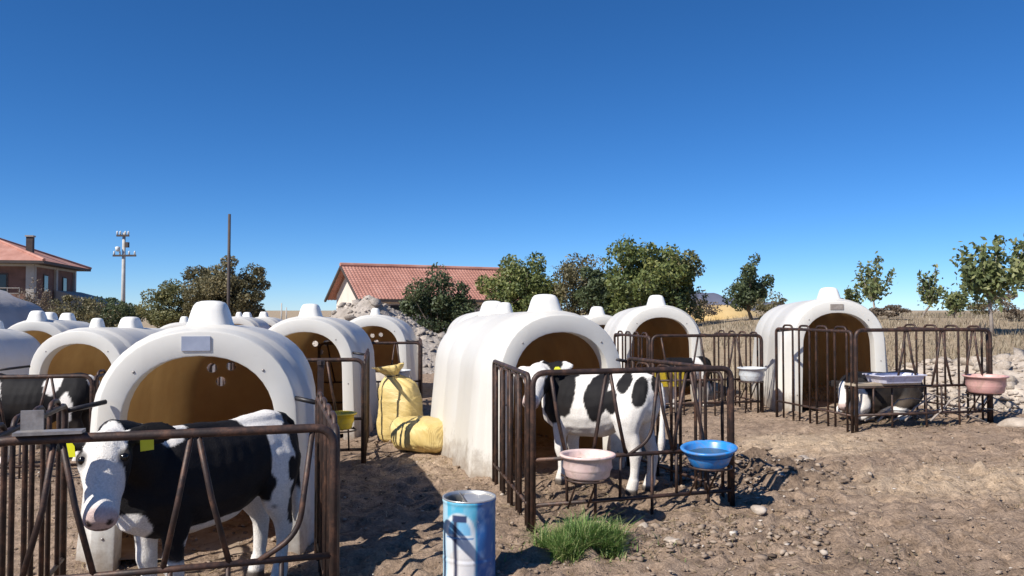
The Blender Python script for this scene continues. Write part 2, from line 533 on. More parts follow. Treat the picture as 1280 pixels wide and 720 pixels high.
def build_ground():
    xs = axis(-4.5, 6.5, 0.030, -6000, 6000, 1.10)
    ys = axis(2.6, 10.5, 0.030, -300, 9000, 1.10)
    X, Y = np.meshgrid(xs, ys)
    Z = gz(X, Y) + micro(X, Y)
    rp = np.random.default_rng(77)
    for (cx, cy, sx_, sy_, nn_) in ((-0.8, 7.0, .7, 1.2, 260), (2.2, 6.3, .9, .8, 260), (3.6, 6.6, 1.3, 1.4, 260), (2.2, 4.6, 1.2, .6, 260), (0.7, 5.8, .5, .5, 120), (-0.3, 4.4, .6, .6, 120)):
        for k in range(nn_):
            hx, hy = rp.normal(cx, sx_), rp.normal(cy, sy_)
            up = rp.uniform() < .45
            r_ = rp.uniform(.035, .075); dp = (rp.uniform(.012, .035) if up else -rp.uniform(.015, .04))
            i0, i1 = np.searchsorted(xs, (hx - 3 * r_, hx + 3 * r_)); j0, j1 = np.searchsorted(ys, (hy - 3 * r_, hy + 3 * r_))
            if i1 <= i0 or j1 <= j0: continue
            q = np.hypot((X[j0:j1, i0:i1] - hx) / r_, (Y[j0:j1, i0:i1] - hy) / (r_ * .8))
            Z[j0:j1, i0:i1] += dp * (np.exp(-q ** 4) - (0.45 * np.exp(-((q - 1.5) / .35) ** 2) if not up else 0))
    nx, ny = len(xs), len(ys)
    co = np.stack([X, Y, Z], -1).reshape(-1, 3)
    i = np.arange(ny - 1)[:, None] * nx + np.arange(nx - 1)[None, :]
    q = np.stack([i, i + 1, i + nx + 1, i + nx], -1).reshape(-1, 4)
    me = bpy.data.meshes.new('ground')
    me.vertices.add(len(co)); me.vertices.foreach_set('co', co.ravel())
    me.loops.add(q.size); me.loops.foreach_set('vertex_index', q.ravel())
    me.polygons.add(len(q)); me.polygons.foreach_set('loop_start', np.arange(0, q.size, 4))
    me.polygons.foreach_set('loop_total', np.full(len(q), 4))
    me.update(); me.validate()
    me.polygons.foreach_set('use_smooth', [True] * len(q))
    # kinds of soil
    x = co[:, 0]; y = co[:, 1]
    t = y - (6.05 + 0.10 * (x - 3))
    pale = np.exp(-(t / 0.65) ** 2) * sst(1.6, 3.4, x) * 0.75
    pale = np.maximum(pale, 0.75 * np.exp(-(((x - 2.9) / 1.2) ** 2 + ((y - 7.9) / 0.8) ** 2)))
    pale = np.maximum(pale, 0.45 * np.exp(-(((x + 0.6) / 1.0) ** 2 + ((y - 7.6) / 1.2) ** 2)))
    mud = 0.9 * np.exp(-(((x - 2.05) / 0.6) ** 2 + ((y - 6.5) / 0.65) ** 2))
    for (cx, cy) in ((0.65, 6.0), (-1.6, 4.0), (4.2, 9.3), (2.2, 10.8), (-4.8, 8.5), (-1.9, 8.1)):
        mud = np.maximum(mud, 0.72 * np.exp(-(((x - cx) / 0.9) ** 2 + ((y - cy) / 0.9) ** 2)))
    mud = np.maximum(mud, 0.42 * (1 - sst(4.0, 4.9, y)) * sst(0.6, 2.0, x))
    dry = 0.95 * sst(10.5, 14, y) * sst(-2, 3, x) + 0.8 * sst(24, 40, np.hypot(x, y))
    col = np.stack([pale, mud, np.clip(dry, 0, 1), np.ones_like(x)], -1).astype(np.float32)
    a = me.color_attributes.new('zone', 'FLOAT_COLOR', 'POINT')
    a.data.foreach_set('color', col.ravel())
    o = link('ground', me, None, M['ground'])
    tag(o, kind='structure')
build_ground()

# far hill on the horizon
def build_hill():
    mb = MB()
    D = 4200.0
    n = 60
    ridge = []; base = []; back = []
    for i in range(n + 1):
        t = i / n
        x = 560 + t * 1500
        h = 108 * math.exp(-((x - 1110) / 190) ** 2) + 62 * math.exp(-((x - 1480) / 260) ** 2) + 14 * math.sin(i * 1.3) * math.sin(math.pi * t) * 0.4
        ridge.append((x, D + 500, -10 + h + 4 * random.random()))
        base.append((x, D, -30)); back.append((x, D + 1200, -30))
    mb.rings([base, ridge, back], False, False, wrap=False)
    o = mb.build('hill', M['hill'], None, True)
    tag(o, kind='structure')
build_hill()

# ------------------------------------------------------------------ calf hutch
HL = 2.42
NU = 33
def outline(wb, ws, h, zsh=None, z0=-0.05):
    """arch outline from left foot over the top to the right foot"""
    zs = h - ws * 0.98 if zsh is None else zsh
    pts = []
    for k in range(6):
        t = k / 6
        pts.append((-(wb + (ws - wb) * t), z0 + (zs - z0) * t))
    m = NU - 12
    for k in range(m):
        a = math.pi * (1 - k / (m - 1))
        ca, sa = math.cos(a), math.sin(a)
        e = 0.90
        pts.append((ws * math.copysign(abs(ca) ** e, ca), zs + (h - zs) * abs(sa) ** e))
    for k in range(6):
        t = (5 - k) / 6
        pts.append(((wb + (ws - wb) * t), z0 + (zs - z0) * t))
    return pts

def hutch_meshes():
    op = (0.455, 0.432, 1.218)             # door opening
    fr = (0.590, 0.560, 1.368)             # front ring, outer edge of its flat face
    bo = (0.735, 0.660, 1.405)             # body, wider than the front ring
    def inset(o, i, f=1.0): return (o[0] - i * f, o[1] - i, o[2] - i * 0.8)
    def lerp(a, b, t): return tuple(a[k] + (b[k] - a[k]) * t for k in range(3))
    st = [(0.16, op), (0.10, op), (0.012, op), (0.003, inset(op, -0.003)), (0.0, inset(op, -0.011)), (0.0, inset(fr, 0.016)),
          (0.003, inset(fr, 0.006)), (0.012, fr), (0.03, lerp(fr, bo, .10)), (0.18, lerp(fr, bo, .42)), (0.20, lerp(fr, bo, .50)), (0.23, lerp(fr, bo, .90)), (0.26, bo), (0.45, bo),
          (0.50, inset(bo, 0.003)), (0.53, inset(bo, 0.010)), (0.95, inset(bo, 0.018)), (0.97, inset(bo, 0.022)), (1.02, inset(bo, 0.023)), (1.04, inset(bo, 0.021)), (1.5, inset(bo, 0.036)), (1.52, inset(bo, 0.040)), (1.57, inset(bo, 0.041)), (1.59, inset(bo, 0.039)),
          (2.12, inset(bo, 0.068)), (2.23, inset(bo, 0.085)), (2.32, inset(bo, 0.130)), (2.39, inset(bo, 0.175)), (HL, inset(bo, 0.23))]
    def make(stations, hole_y, flip, name):
        bm = bmesh.new()
        rows = []
        for (y, o) in stations:
            rows.append([bm.verts.new((x, y, z)) for (x, z) in outline(*o)])
        for i in range(len(rows) - 1):
            for k in range(NU - 1):
                f = bm.faces.new((rows[i][k], rows[i][k + 1], rows[i + 1][k + 1], rows[i + 1][k]))
                f.smooth = True
        # rear wall with three round air holes
        last = rows[-1]
        edges = []
        for k in range(NU):
            e = bm.edges.get((last[k], last[(k + 1) % NU])) or bm.edges.new((last[k], last[(k + 1) % NU]))
            edges.append(e)
        for (hx, hz) in ((-0.29, 0.985), (-0.13, 1.0), (-0.215, 0.865)):
            hv = [bm.verts.new((hx + 0.042 * math.cos(2 * math.pi * k / 12), hole_y, hz + 0.042 * math.sin(2 * math.pi * k / 12))) for k in range(12)]
            for k in range(12): edges.append(bm.edges.new((hv[k], hv[(k + 1) % 12])))
        bmesh.ops.triangle_fill(bm, use_beauty=True, edges=edges)
        bmesh.ops.recalc_face_normals(bm, faces=bm.faces)
        me = bpy.data.meshes.new(name)
        bm.to_mesh(me); bm.free()
        return me
    shell = make(st, HL, False, 'shell')
    ins = []
    for (y, o) in st:
        if y < 0.15: continue
        if o is op: ins.append((0.155, (op[0] + .001, op[1] + .001, op[2] + .001))); continue
        ins.append((y + 0.016 if y < 0.4 else y - 0.012, inset(o, 0.014)))
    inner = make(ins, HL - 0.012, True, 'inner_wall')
    return shell, inner
SHELL, INNER = hutch_meshes()
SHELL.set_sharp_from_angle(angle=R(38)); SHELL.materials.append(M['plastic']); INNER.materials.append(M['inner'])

def vent_mesh(w, l, h, name, sq=3.2):
    mb = MB(); n = 24
    rg = []
    for (zf, s) in ((-0.35, 1.12), (0.0, 1.06), (0.10, 1.0), (0.60, 0.84), (0.82, 0.74), (0.94, 0.62), (1.0, 0.42), (1.02, 0.15)):
        ring = []
        for k in range(n):
            a = 2 * math.pi * k / n
            ca, sa = math.cos(a), math.sin(a)
            ring.append((w * s * math.copysign(abs(ca) ** (2 / sq), ca), l * s * math.copysign(abs(sa) ** (2 / sq), sa), zf * h))
        rg.append(ring)
    mb.rings(rg, False, True)
    me = mb.mesh(name, True)
    me.materials.append(M['cap'])
    return me
VENT_BIG = vent_mesh(0.132, 0.16, 0.155, 'vent_cap')
VENT_MID = vent_mesh(0.12, 0.15, 0.14, 'vent_cap', 4.5)
VENT_LOW = vent_mesh(0.085, 0.085, 0.12, 'vent_cap', 2.2)
PLATE = MB().box((0, -0.004, 0), (0.16, 0.010, 0.085)).mesh('label_plate')
PLATE2 = MB().box((0, -0.004, 0), (0.16, 0.010, 0.07)).mesh('label_plate')
PLATE.materials.append(M['plate_grey']); PLATE2.materials.append(M['plate_brown'])
def floor_mesh():
    mb = MB(); n = 14
    rg = []
    for j in range(n):
        y = 0.10 + j * (HL - 0.2) / (n - 1)
        rg.append([(-0.56 + 1.12 * i / 9, y, -0.01 + 0.03 * random.random() + 0.02 * math.sin(i + j)) for i in range(10)])
    mb.rings(rg, False, False, wrap=False)
    return mb.mesh('straw_bedding', True)
BED = floor_mesh(); BED.materials.append(M['clod'])

BOLT = MB().lathe([(0.001, -0.006), (0.006, -0.005), (0.008, -0.002), (0.009, 0.002)], 10).mesh('bolt', True)
BOLT.transform(Matrix.Rotation(R(90), 4, 'X') @ Matrix.Scale(-1, 4, (0, 0, 1)))
BOLT.materials.append(M['galv'])
def hutch(x, y, rot, label, vents=((0.40, 'B'), (1.95, 'M')), plate=None, dz=0.0):
    """front centre of the doorway at (x, y); rot: degrees the rear swings to the left"""
    t = empty('calf_hutch', (x, y, g(x, y) + dz), R(rot))
    tag(t, label, 'calf hutch', 'white calf hutches on the yard')
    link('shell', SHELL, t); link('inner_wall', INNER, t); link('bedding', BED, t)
    for (s, k) in vents:
        me = {'B': VENT_BIG, 'M': VENT_MID, 'L': VENT_LOW}[k]
        v = link('vent_cap', me, t)
        v.location = (0, s, 1.392 if s < 0.5 else 1.365)
    if plate:
        p = link('label_plate', PLATE if plate == 1 else PLATE2, t)
        p.location = (-0.02, 0, 1.293)
    for (bx_, bz_) in ((-0.515, 0.18), (-0.505, 0.62), (-0.36, 1.13), (0.36, 1.13), (0.505, 0.62), (0.515, 0.18)):
        b_ = link('bolt', BOLT, t); b_.location = (bx_, 0, bz_)
    return t

H_NEAR = hutch(-1.84, 4.72, 12, 'large white calf hutch nearest the camera, bluish label above its doorway', ((0.40, 'B'),), 1)
H_LEFT = hutch(-5.05, 9.3, 0, 'white calf hutch behind the nearest one to its left, brown interior in view', ((0.45, 'L'), (1.3, 'B')))
H_EDGE = hutch(-7.75, 10.6, 8, 'white calf hutch cut off by the left edge of the picture', ((1.9, 'L'),), dz=0.06)
H_MID = hutch(-2.40, 9.25, 4, 'white calf hutch beside the yellow feed bowl, three air holes in its rear', ((0.40, 'B'),), dz=0.04)
H_SACK = hutch(-2.30, 13.2, 3, 'white calf hutch in front of the rubble heap, left of the yellow sacks', ((0.40, 'L'),), dz=0.03)
H_CEN = hutch(0.43, 6.80, 19, 'white calf hutch in the middle with the spotted calf in its pen', ((0.42, 'B'), (1.55, 'L'), (1.98, 'M')))
H_RC = hutch(2.16, 11.55, 1, 'white calf hutch right of the middle one, pen with pale grey bowl', ((0.40, 'B'),), dz=0.02)
H_RCB = hutch(1.62, 14.2, 10, 'white calf hutch mostly hidden, only its rounded cap showing behind', ((0.40, 'B'),), dz=-0.12)
H_RIGHT = hutch(4.10, 10.05, -5, 'white calf hutch farthest right, small brown label over a dark doorway', ((0.40, 'B'),), 2, dz=0.02)
H_F1 = hutch(-6.15, 14.8, 10, 'far white calf hutch whose cap shows left of the near hutch cap', ((0.40, 'L'), (1.7, 'B')), dz=0.02)
H_F2 = hutch(-6.9, 20.0, 8, 'far white calf hutch left of the one with a small dark doorway', ((0.40, 'L'), (1.5, 'M')), dz=0.12)
H_F3 = hutch(-7.2, 23.0, 8, 'far white calf hutch with a small dark doorway below the big tree', ((0.40, 'B'),), dz=0.10)
H_F4 = hutch(-7.9, 13.2, 12, 'white calf hutch with two lumpy caps below the brick house', ((0.2, 'B'), (0.75, 'B'), (1.7, 'M')), dz=0.16)
H_F5 = hutch(-0.42, 14.5, 10, 'hidden white calf hutch, only a small knob above the middle hutch roof', ((0.40, 'L'),), dz=0.02)

# ------------------------------------------------------------------ pens of bent steel tube
FR, BR = 0.0195, 0.0125
def bowl_holder(mb, x, y, z, r=0.14):
    mb.tube([(x + r * math.cos(2 * math.pi * k / 16), y - r - 0.02 + r * math.sin(2 * math.pi * k / 16), z) for k in range(16)], 0.008, 6, close=True)
    for s in (-1, 1):
        mb.tube([(x + s * r * 0.8, y - r * 0.5, z), (x + s * r * 0.8, y, z)], 0.008, 6)
        mb.tube([(x + s * r * 0.5, y - r * 1.2, z), (x + s * r * 0.5, y + 0.0, z - 0.22)], 0.008, 6)

def pen(hut, x0, x1, yf, yr, label, h=1.0, vs=None, holders=(), side=('L', 'R'), rod=('L', 'R'), fine=8, curved=None, side_style='loop', xr=None, rot=None):
    """pen in the hutch's own frame: front at y=yf, sides run back to y=yr"""
    t = empty('pen_fence', hut.location, hut.rotation_euler[2] if rot is None else R(rot))
    tag(t, label, 'pen fence', 'rusty tube pens in front of the hutches')
    base = -0.06
    # ---- front panel
    mb = MB()
    mb.tube(rpath([(x0, yf, base), (x0, yf, h), (x1, yf, h), (x1, yf, base)], 0.09, 6), FR, fine)
    zl, zb = 0.44, 0.15
    mb.tube([(x0, yf, zl), (x1, yf, zl)], 0.014, fine)
    mb.tube([(x0, yf, zb), (x1, yf, zb)], 0.014, fine)
    fp = mb.build('front_panel', M['rust'], t, True)
    W = x1 - x0
    tips = vs if vs is not None else [x0 + W * 0.07, x0 + W * 0.42, x0 + W * 0.75]
    for i, tx in enumerate(tips):
        for s in (-1, 1):
            bx = tx + s * 0.125 + random.uniform(-0.015, 0.015)
            if bx < x0 + 0.03 or bx > x1 - 0.03: continue
            b = MB()
            if curved is not None and i == curved and s < 0:
                b.tube(rpath([(tx + 0.02, yf, h), (tx - 0.035, yf, zl + 0.10), (tx - 0.20, yf, zl)], 0.12, 6), BR, 7)
            else:
                b.tube([(tx + s * 0.012, yf, h), ((tx + bx) / 2 + random.uniform(-.010, .010), yf + random.uniform(-.012, .012), (h + zl) / 2), (bx, yf, zl)], BR, 7)
            b.build('bar', M['rust'], fp, True)
    nlow = max(4, int(W / 0.2))
    for k in range(1, nlow):
        xx = x0 + W * k / nlow + random.uniform(-0.02, 0.02)
        if abs(xx - tips[0]) < 0.05: continue
        MB().tube([(xx, yf, zl), (xx + random.uniform(-0.01, 0.01), yf, zb if k % 2 else base)], 0.0105, 7).build('bar', M['rust'], fp, True)
    # ---- side panels
    for sd_ in side:
        ya, yb = yf + 0.05, yr
        xa = x0 - 0.012 if sd_ == 'L' else x1 + 0.012
        xb = xa if xr is None else (xr[0] if sd_ == 'L' else xr[1])
        def sx(yq): return xa + (xb - xa) * (yq - ya) / (yb - ya)
        mb = MB()
        mb.tube(rpath([(xa, ya, base), (xa, ya, h - 0.015), (xb, yb, h - 0.015), (xb, yb, base)], 0.06, 5), 0.017, fine)
        mb.tube([(xa, ya, 0.14), (xb, yb, 0.14)], 0.012, fine)
        sp = mb.build('side_panel', M['rust'], t, True)
        n = 4
        Lp = (yb - ya - 0.10)
        for k in range(n):
            c0 = ya + 0.08 + Lp * k / n; c1 = c0 + Lp / n * 0.62
            top = h + 0.03 if side_style == 'loop' else h - 0.04
            b = MB()
            b.tube(rpath([(sx(c0), c0, base), (sx(c0), c0, top), (sx(c1), c1, top), (sx(c1), c1, base)], 0.07, 5), BR, 7)
            b.build('bar', M['rust'], sp, True)
            if side_style != 'loop':
                cm = (c1 + ya + 0.08 + Lp * (k + 1) / n) / 2
                MB().tube([(sx(cm), cm, base), (sx(cm), cm, h - 0.015)], 0.0105, 7).build('bar', M['rust'], sp, True)
    # ---- rods that hook the pen to the hutch
    for sd_ in rod:
        xs_ = (x0 if sd_ == 'L' else x1) if xr is None else (xr[0] if sd_ == 'L' else xr[1])
        xi = math.copysign(0.50, xs_)
        mb = MB()
        a = Vector((xs_, yr, h - 0.045)); b = Vector((xi, 0.02, h - 0.02))
        mb.tube([a, b], 0.014, 8)
        mb.build('tie_rod', M['black_iron'], t, True)
    for (hx, hz) in holders:
        mb = MB(); bowl_holder(mb, hx, yf, hz)
        mb.build('bowl_holder', M['rust'], t, True)
    return t

def pen_world(hut, p):
    return hut.matrix_basis @ Vector(p)

P_NEAR = pen(H_NEAR, -0.66, 0.66, -1.52, -0.14, 'rusty tube pen in the left foreground with the calf looking out', 0.985, vs=[-0.40, 0.10, 0.55], curved=2, rot=17)
# plate welded onto the top rail of the near pen and a tall flat post at its rear corner
mb = MB()
mb.box((-0.43, -1.52, 1.012), (0.24, 0.075, 0.012)); mb.box((-0.50, -1.48, 1.05), (0.08, 0.012, 0.09))
mb.build('rail_plate', M['galv'], P_NEAR)
mb = MB(); mb.box((0.69, -0.10, 0.56), (0.035, 0.022, 1.2)); mb.tube([(0.69, -0.10, 1.16), (0.69, -0.10, 1.185)], 0.022, 8)
mb.build('post', M['rust'], P_NEAR)
P_LEFT = pen(H_LEFT, -0.75, 0.72, -1.85, -0.2, 'pen of the hutch at left rear, black calf inside', 0.985, rot=11)
P_MID = pen(H_MID, -0.68, 0.72, -1.75, -0.1, 'pen behind the nearest hutch with a yellow bowl on its front', 1.0, holders=((0.52, 0.36),), rot=9)
P_SACK = pen(H_SACK, -0.7, 0.75, -1.6, -0.1, 'small far pen left of the standing yellow sack', 1.0, holders=((0.45, 0.50),), fine=6, rot=8)
P_CEN = pen(H_CEN, -0.77, 0.70, -1.46, 0.02, 'rusty tube pen in the middle with pink and blue bowls', 1.0, vs=[-0.66, -0.24, 0.11, 0.36], holders=((-0.46, 0.335), (0.43, 0.36)), curved=2, side_style='dense', xr=(-0.60, 0.62), rot=17.5)
P_RC = pen(H_RC, -0.72, 0.78, -1.42, -0.05, 'pen right of the middle one with a pale grey bowl at its corner', 1.0, holders=((0.55, 0.42),), rot=12)
P_RIGHT = pen(H_RIGHT, -0.86, 0.82, -1.50, 0.0, 'empty looking pen at far right holding sticks and a resting calf', 1.04, holders=((0.60, 0.36),), vs=[-0.24, 0.20, 0.60], rot=13)

# ------------------------------------------------------------------ bowls
def bowl(name, loc, r, h, m, label, fill=None, flare=0.84, rim=0.016):
    mb = MB()
    mb.lathe([(0.001, 0.0), (r * flare * 0.9, 0.0), (r * flare, 0.012), (r * (flare + 0.55 * (1 - flare)), h * 0.55), (r - 0.012, h - 0.022), (r + rim * 0.6, h - 0.018), (r + rim, h - 0.006), (r + rim * 0.7, h),
              (r - 0.004, h), (r - 0.018, h - 0.012), (r * flare + 0.02, h * 0.45), (r * flare - 0.012, 0.02), (0.001, 0.016)], 36)
    o = mb.build(name, m, None, True)
    o.location = loc
    tag(o, label, 'bowl', 'feed bowls hung on the pens')
    if fill:
        f = MB().lathe([(r * 0.93, h * 0.62), (r * 0.5, h * 0.63), (0.001, h * 0.63)], 28).build('feed', fill, o, True)
    return o

def bowl_at(hut, lx, ly, lz, **k):
    p = pen_world(hut, (lx, ly, lz)); return bowl(loc=p, **k)
b1 = bowl_at(P_CEN, -0.46, -1.625, 0.345, name='feed_bowl', r=0.165, h=0.15, m=M['pink'], label='pale pink round bowl on the front of the middle pen', fill=M['milk'])
b2 = bowl_at(P_CEN, 0.42, -1.625, 0.37, name='feed_bowl', r=0.172, h=0.125, m=M['blue'], label='bright blue plastic bowl on the right corner of the middle pen', fill=M['water'], flare=0.72)
b2.rotation_euler = (R(5), R(-3), 0)
b3 = bowl_at(P_MID, 0.52, -1.90, 0.37, name='feed_bowl', r=0.135, h=0.15, m=M['yellow'], label='yellow bowl on the pen behind the nearest hutch', flare=0.75)
b4 = bowl_at(P_SACK, 0.45, -1.76, 0.51, name='feed_bowl', r=0.15, h=0.11, m=M['paleblue'], label='small pale bowl on the far pen beside the yellow sack')
b5 = bowl_at(P_RC, 0.55, -1.58, 0.43, name='feed_bowl', r=0.165, h=0.17, m=M['paleblue'], label='pale grey bowl on the pen between middle and right hutches', fill=M['milk'])
b6 = bowl_at(P_RIGHT, 0.60, -1.66, 0.37, name='feed_bowl', r=0.205, h=0.185, m=M['pink_dark'], label='dusty pink bowl at the right corner of the far right pen', fill=M['milk'])
# rectangular lavender tray on a plank in the right pen
def tray():
    p = pen_world(P_RIGHT, (-0.34, -1.43, 0.482))
    t = empty('feed_tray', p, R(13))
    tag(t, 'pale lavender rectangular tray standing on a plank in the far right pen', 'tray')
    mb = MB()
    a, b = 0.27, 0.17
    rg = []
    for (s, z) in ((0.86, 0.0), (0.97, 0.07), (1.06, 0.075), (1.06, 0.085), (0.95, 0.083), (0.83, 0.015)):
        rg.append([(x * a * s, y * b * s + 0.0, z) for (x, y) in ((-1, -.8), (-.9, -1), (.9, -1), (1, -.8), (1, .8), (.9, 1), (-.9, 1), (-1, .8))])
    mb.rings(rg, True, True)
    mb.build('basin', M['lavender'], t)
    pl = MB().box((0, 0, 0), (0.80, 0.17, 0.025)).build('plank', M['paleboard'])
    pl.location = p + Vector((-0.14, -0.032, -0.0145)); pl.rotation_euler = (0, 0, R(13))
    tag(pl, 'weathered plank laid along the far right pen front under the tray', 'plank')
tray()

# yellow trough in the pen right of the middle
p = pen_world(P_RC, (-0.28, -0.72, 0.0))
tr = empty('feed_bucket', (p.x, p.y, g(p.x, p.y) + 0.33), R(14))
tag(tr, 'yellow feed trough inside the pen with the pale grey bowl', 'trough')
mb = MB()
rg = []
for (s, z) in ((0.80, 0.0), (1.0, 0.20), (1.05, 0.205), (1.05, 0.22), (0.94, 0.218), (0.76, 0.02)):
    rg.append([(0.30 * s * x, 0.14 * s * y, z) for (x, y) in ((-1, -.7), (-.85, -1), (.85, -1), (1, -.7), (1, .7), (.85, 1), (-.85, 1), (-1, .7))])
mb.rings(rg, True, True); mb.build('basin', M['yellow'], tr)
mb = MB()
for sx in (-0.2, 0.2):
    for sy in (-0.08, 0.08): mb.tube([(sx, sy, 0.0), (sx * 1.1, sy * 1.2, -0.36)], 0.011, 6)
mb.build('stand', M['rust'], tr)

# ------------------------------------------------------------------ calves
def calf(name, loc, rz, label, head, hdir, hup, scale=1.0, pose='stand', patches=(), hpatches=(), voxel=0.0125, tags=((1,),), white=(0.78, 0.74, 0.69), black=(0.009, 0.008, 0.009), base_black=False, hs=1.0, hair=0):
    """faces +x in its own frame. head: poll position; hdir: towards the muzzle"""
    f = Vector(hdir).normalized(); u = Vector(hup); u = (u - f * u.dot(f)).normalized(); l = u.cross(f)   # l: calf's left
    hb = Vector(head)
    mb = MB()
    dz = 0.0 if pose == 'stand' else -0.34
    def T(x, z): return (x, 0, z + dz)
    mb.loft([(T(-.50, .70), .05, .06), (T(-.475, .70), .115, .125), (T(-.40, .685), .155, .175), (T(-.25, .665), .165, .185), (T(-.05, .612), .195, .236), (T(.12, .602), .19, .243),
             (T(.27, .615), .168, .240), (T(.38, .635), .13, .20), (T(.44, .67), .06, .10)], 18, (0, 1, 0))
    # hip bones and spine
    mb.loft([(T(-.46, .83), .05, .03), (T(-.36, .85), .075, .035), (T(-.1, .825), .045, .03), (T(.2, .835), .05, .035), (T(.34, .83), .04, .04)], 10, (0, 1, 0))
    # neck
    nb = Vector(T(.30, .70)); ne = hb - f * 0.03 - u * 0.02
    mid = (nb + ne) / 2 + Vector((0, 0, 0.02))
    mb.loft([(nb - (ne - nb).normalized() * .08, .10, .15), (nb, .115, .17), (mid, .088, .125), (ne, .075, .095), (ne + f * .05, .06, .07)], 16, l)
    # brisket
    mb.loft([(T(.30, .50), .06, .05), (T(.40, .56), .075, .07), (T(.43, .66), .06, .06)], 12, (0, 1, 0))
    # head
    def Hd(t, up): return hb + f * t * hs + u * up * hs
    def hloft(P, n, lt): mb.loft([(c, a * hs, b * hs) for (c, a, b) in P], n, lt)
    hloft([(Hd(-.035, 0), .045, .05), (Hd(-.01, .0), .072, .078), (Hd(.05, -.004), .086, .094), (Hd(.11, -.010), .083, .094), (Hd(.17, -.022), .066, .076), (Hd(.23, -.030), .055, .060), (Hd(.275, -.034), .057, .056), (Hd(.305, -.036), .055, .050), (Hd(.325, -.037), .038, .034)], 16, l)
    # jaw
    hloft([(Hd(.03, -.075), .05, .04), (Hd(.12, -.075), .045, .035), (Hd(.22, -.068), .036, .026), (Hd(.29, -.066), .034, .022), (Hd(.305, -.066), .02, .012)], 12, l)
    # brow ridges
    for s in (-1, 1):
        hloft([(Hd(.05, .045) + l * s * .055 * hs, .02, .02), (Hd(.09, .04) + l * s * .068 * hs, .026, .022), (Hd(.13, .02) + l * s * .062 * hs, .018, .018)], 8, l)
    # ears
    for s in (-1, 1):
        d = (l * s * 0.93 - f * 0.26 - u * 0.22).normalized()
        e0 = Hd(.0, .03) + l * s * .05 * hs
        hloft([(e0, .024, .022), (e0 + d * .04 * hs, .038, .015), (e0 + d * .095 * hs, .050, .013), (e0 + d * .15 * hs, .036, .012), (e0 + d * .185 * hs, .010, .010)], 12, (f * .8 + u * -.5))
    # legs
    if pose == 'stand':
        for s in (-1, 1):
            ox = random.uniform(-.03, .03)
            mb.loft([((.27, s * .09, .66), .065, .11), ((.27, s * .105, .56), .07, .10), ((.26 + ox * .3, s * .10, .45), .056, .07), ((.275 + ox * .6, s * .095, .33), .044, .048), ((.28 + ox * .8, s * .093, .275), .046, .05),
                     ((.272 + ox, s * .092, .20), .034, .036), ((.27 + ox, s * .092, .12), .032, .034), ((.275 + ox, s * .092, .085), .038, .041), ((.285 + ox, s * .092, .05), .037, .042), ((.292 + ox, s * .092, .0), .043, .052)], 12, (0, 1, 0))
            oh = random.uniform(-.02, .03)
            mb.loft([((-.36, s * .07, .76), .06, .11), ((-.345, s * .105, .66), .08, .14), ((-.32, s * .115, .53), .074, .118), ((-.335 + oh * .3, s * .11, .43), .056, .084), ((-.385 + oh * .7, s * .10, .345), .041, .054), ((-.405 + oh, s * .098, .29), .040, .050),
                     ((-.40 + oh, s * .097, .22), .032, .040), ((-.392 + oh, s * .097, .13), .032, .035), ((-.385 + oh, s * .097, .09), .039, .042), ((-.373 + oh, s * .097, .05), .038, .044), ((-.365 + oh, s * .097, .0), .044, .053)], 12, (0, 1, 0))
    else:
        for s in (-1, 1):
            mb.loft([((.26, s * .11, .30), .07, .11), ((.30, s * .15, .16), .055, .07), ((.42, s * .15, .07), .04, .045), ((.34, s * .17, .035), .032, .034), ((.20, s * .18, .03), .03, .03)], 12, (0, 1, 0))
            mb.loft([((-.33, s * .12, .32), .09, .15), ((-.22, s * .18, .20), .075, .11), ((-.08, s * .20, .09), .05, .06), ((-.22, s * .22, .045), .034, .04), ((-.05, s * .24, .035), .03, .03)], 12, (0, 1, 0))
    # tail
    zt = dz
    if pose == 'stand':
        mb.loft([((-.46, 0, .84), .026, .026), ((-.53, 0, .79), .022, .022), ((-.555, .01, .65), .017, .017), ((-.55, .02, .48), .02, .02), ((-.545, .02, .38), .028, .028), ((-.54, .02, .27), .012, .012)], 10, (0, 1, 0))
    me0 = mb.mesh('calf_raw')
    ob = bpy.data.objects.new('calf_tmp', me0); C.objects.link(ob)
    md = ob.modifiers.new('r', 'REMESH'); md.mode = 'VOXEL'; md.voxel_size = voxel; md.use_smooth_shade = True
    ms = ob.modifiers.new('s', 'SMOOTH'); ms.factor = 0.5; ms.iterations = 4
    dg = bpy.context.evaluated_depsgraph_get()
    me = bpy.data.meshes.new_from_object(ob.evaluated_get(dg))
    bpy.data.objects.remove(ob); bpy.data.meshes.remove(me0)
    n = len(me.vertices)
    co = np.empty(n * 3); me.vertices.foreach_get('co', co); co = co.reshape(-1, 3)
    nr_ = np.empty(n * 3); me.vertices.foreach_get('normal', nr_); nr_ = nr_.reshape(-1, 3)
    rel_ = (fbm(co[:, 0] * 11 + co[:, 1] * 4, co[:, 2] * 7 + co[:, 1] * 5, 15, 3) - .44) * 0.016
    ribs = 0.0022 * np.sin(co[:, 0] * 95 + co[:, 2] * 18) * np.exp(-((co[:, 0] - .02) / .16) ** 2 - ((co[:, 2] - .66) / .13) ** 2)
    co = co + nr_ * (rel_ * (co[:, 2] > .12) + ribs)[:, None]
    me.vertices.foreach_set('co', co.ravel()); me.update()
    wob = (fbm(co[:, 0] * 9 + co[:, 1] * 5, co[:, 2] * 9 - co[:, 1] * 6, 5, 3) - 0.44) * 1.1
    blk = np.full(n, 1.0 if base_black else 0.0)
    def apply(P, lst):
        for (c, r_, v) in lst:
            d = sum(((P[:, i] - c[i]) / r_[i]) ** 2 for i in range(3)) + wob
            w = 1 - sst(0.93, 1.07, d)
            blk[:] = blk * (1 - w) + v * w
    apply(co, patches)
    rel = co - np.array(hb)
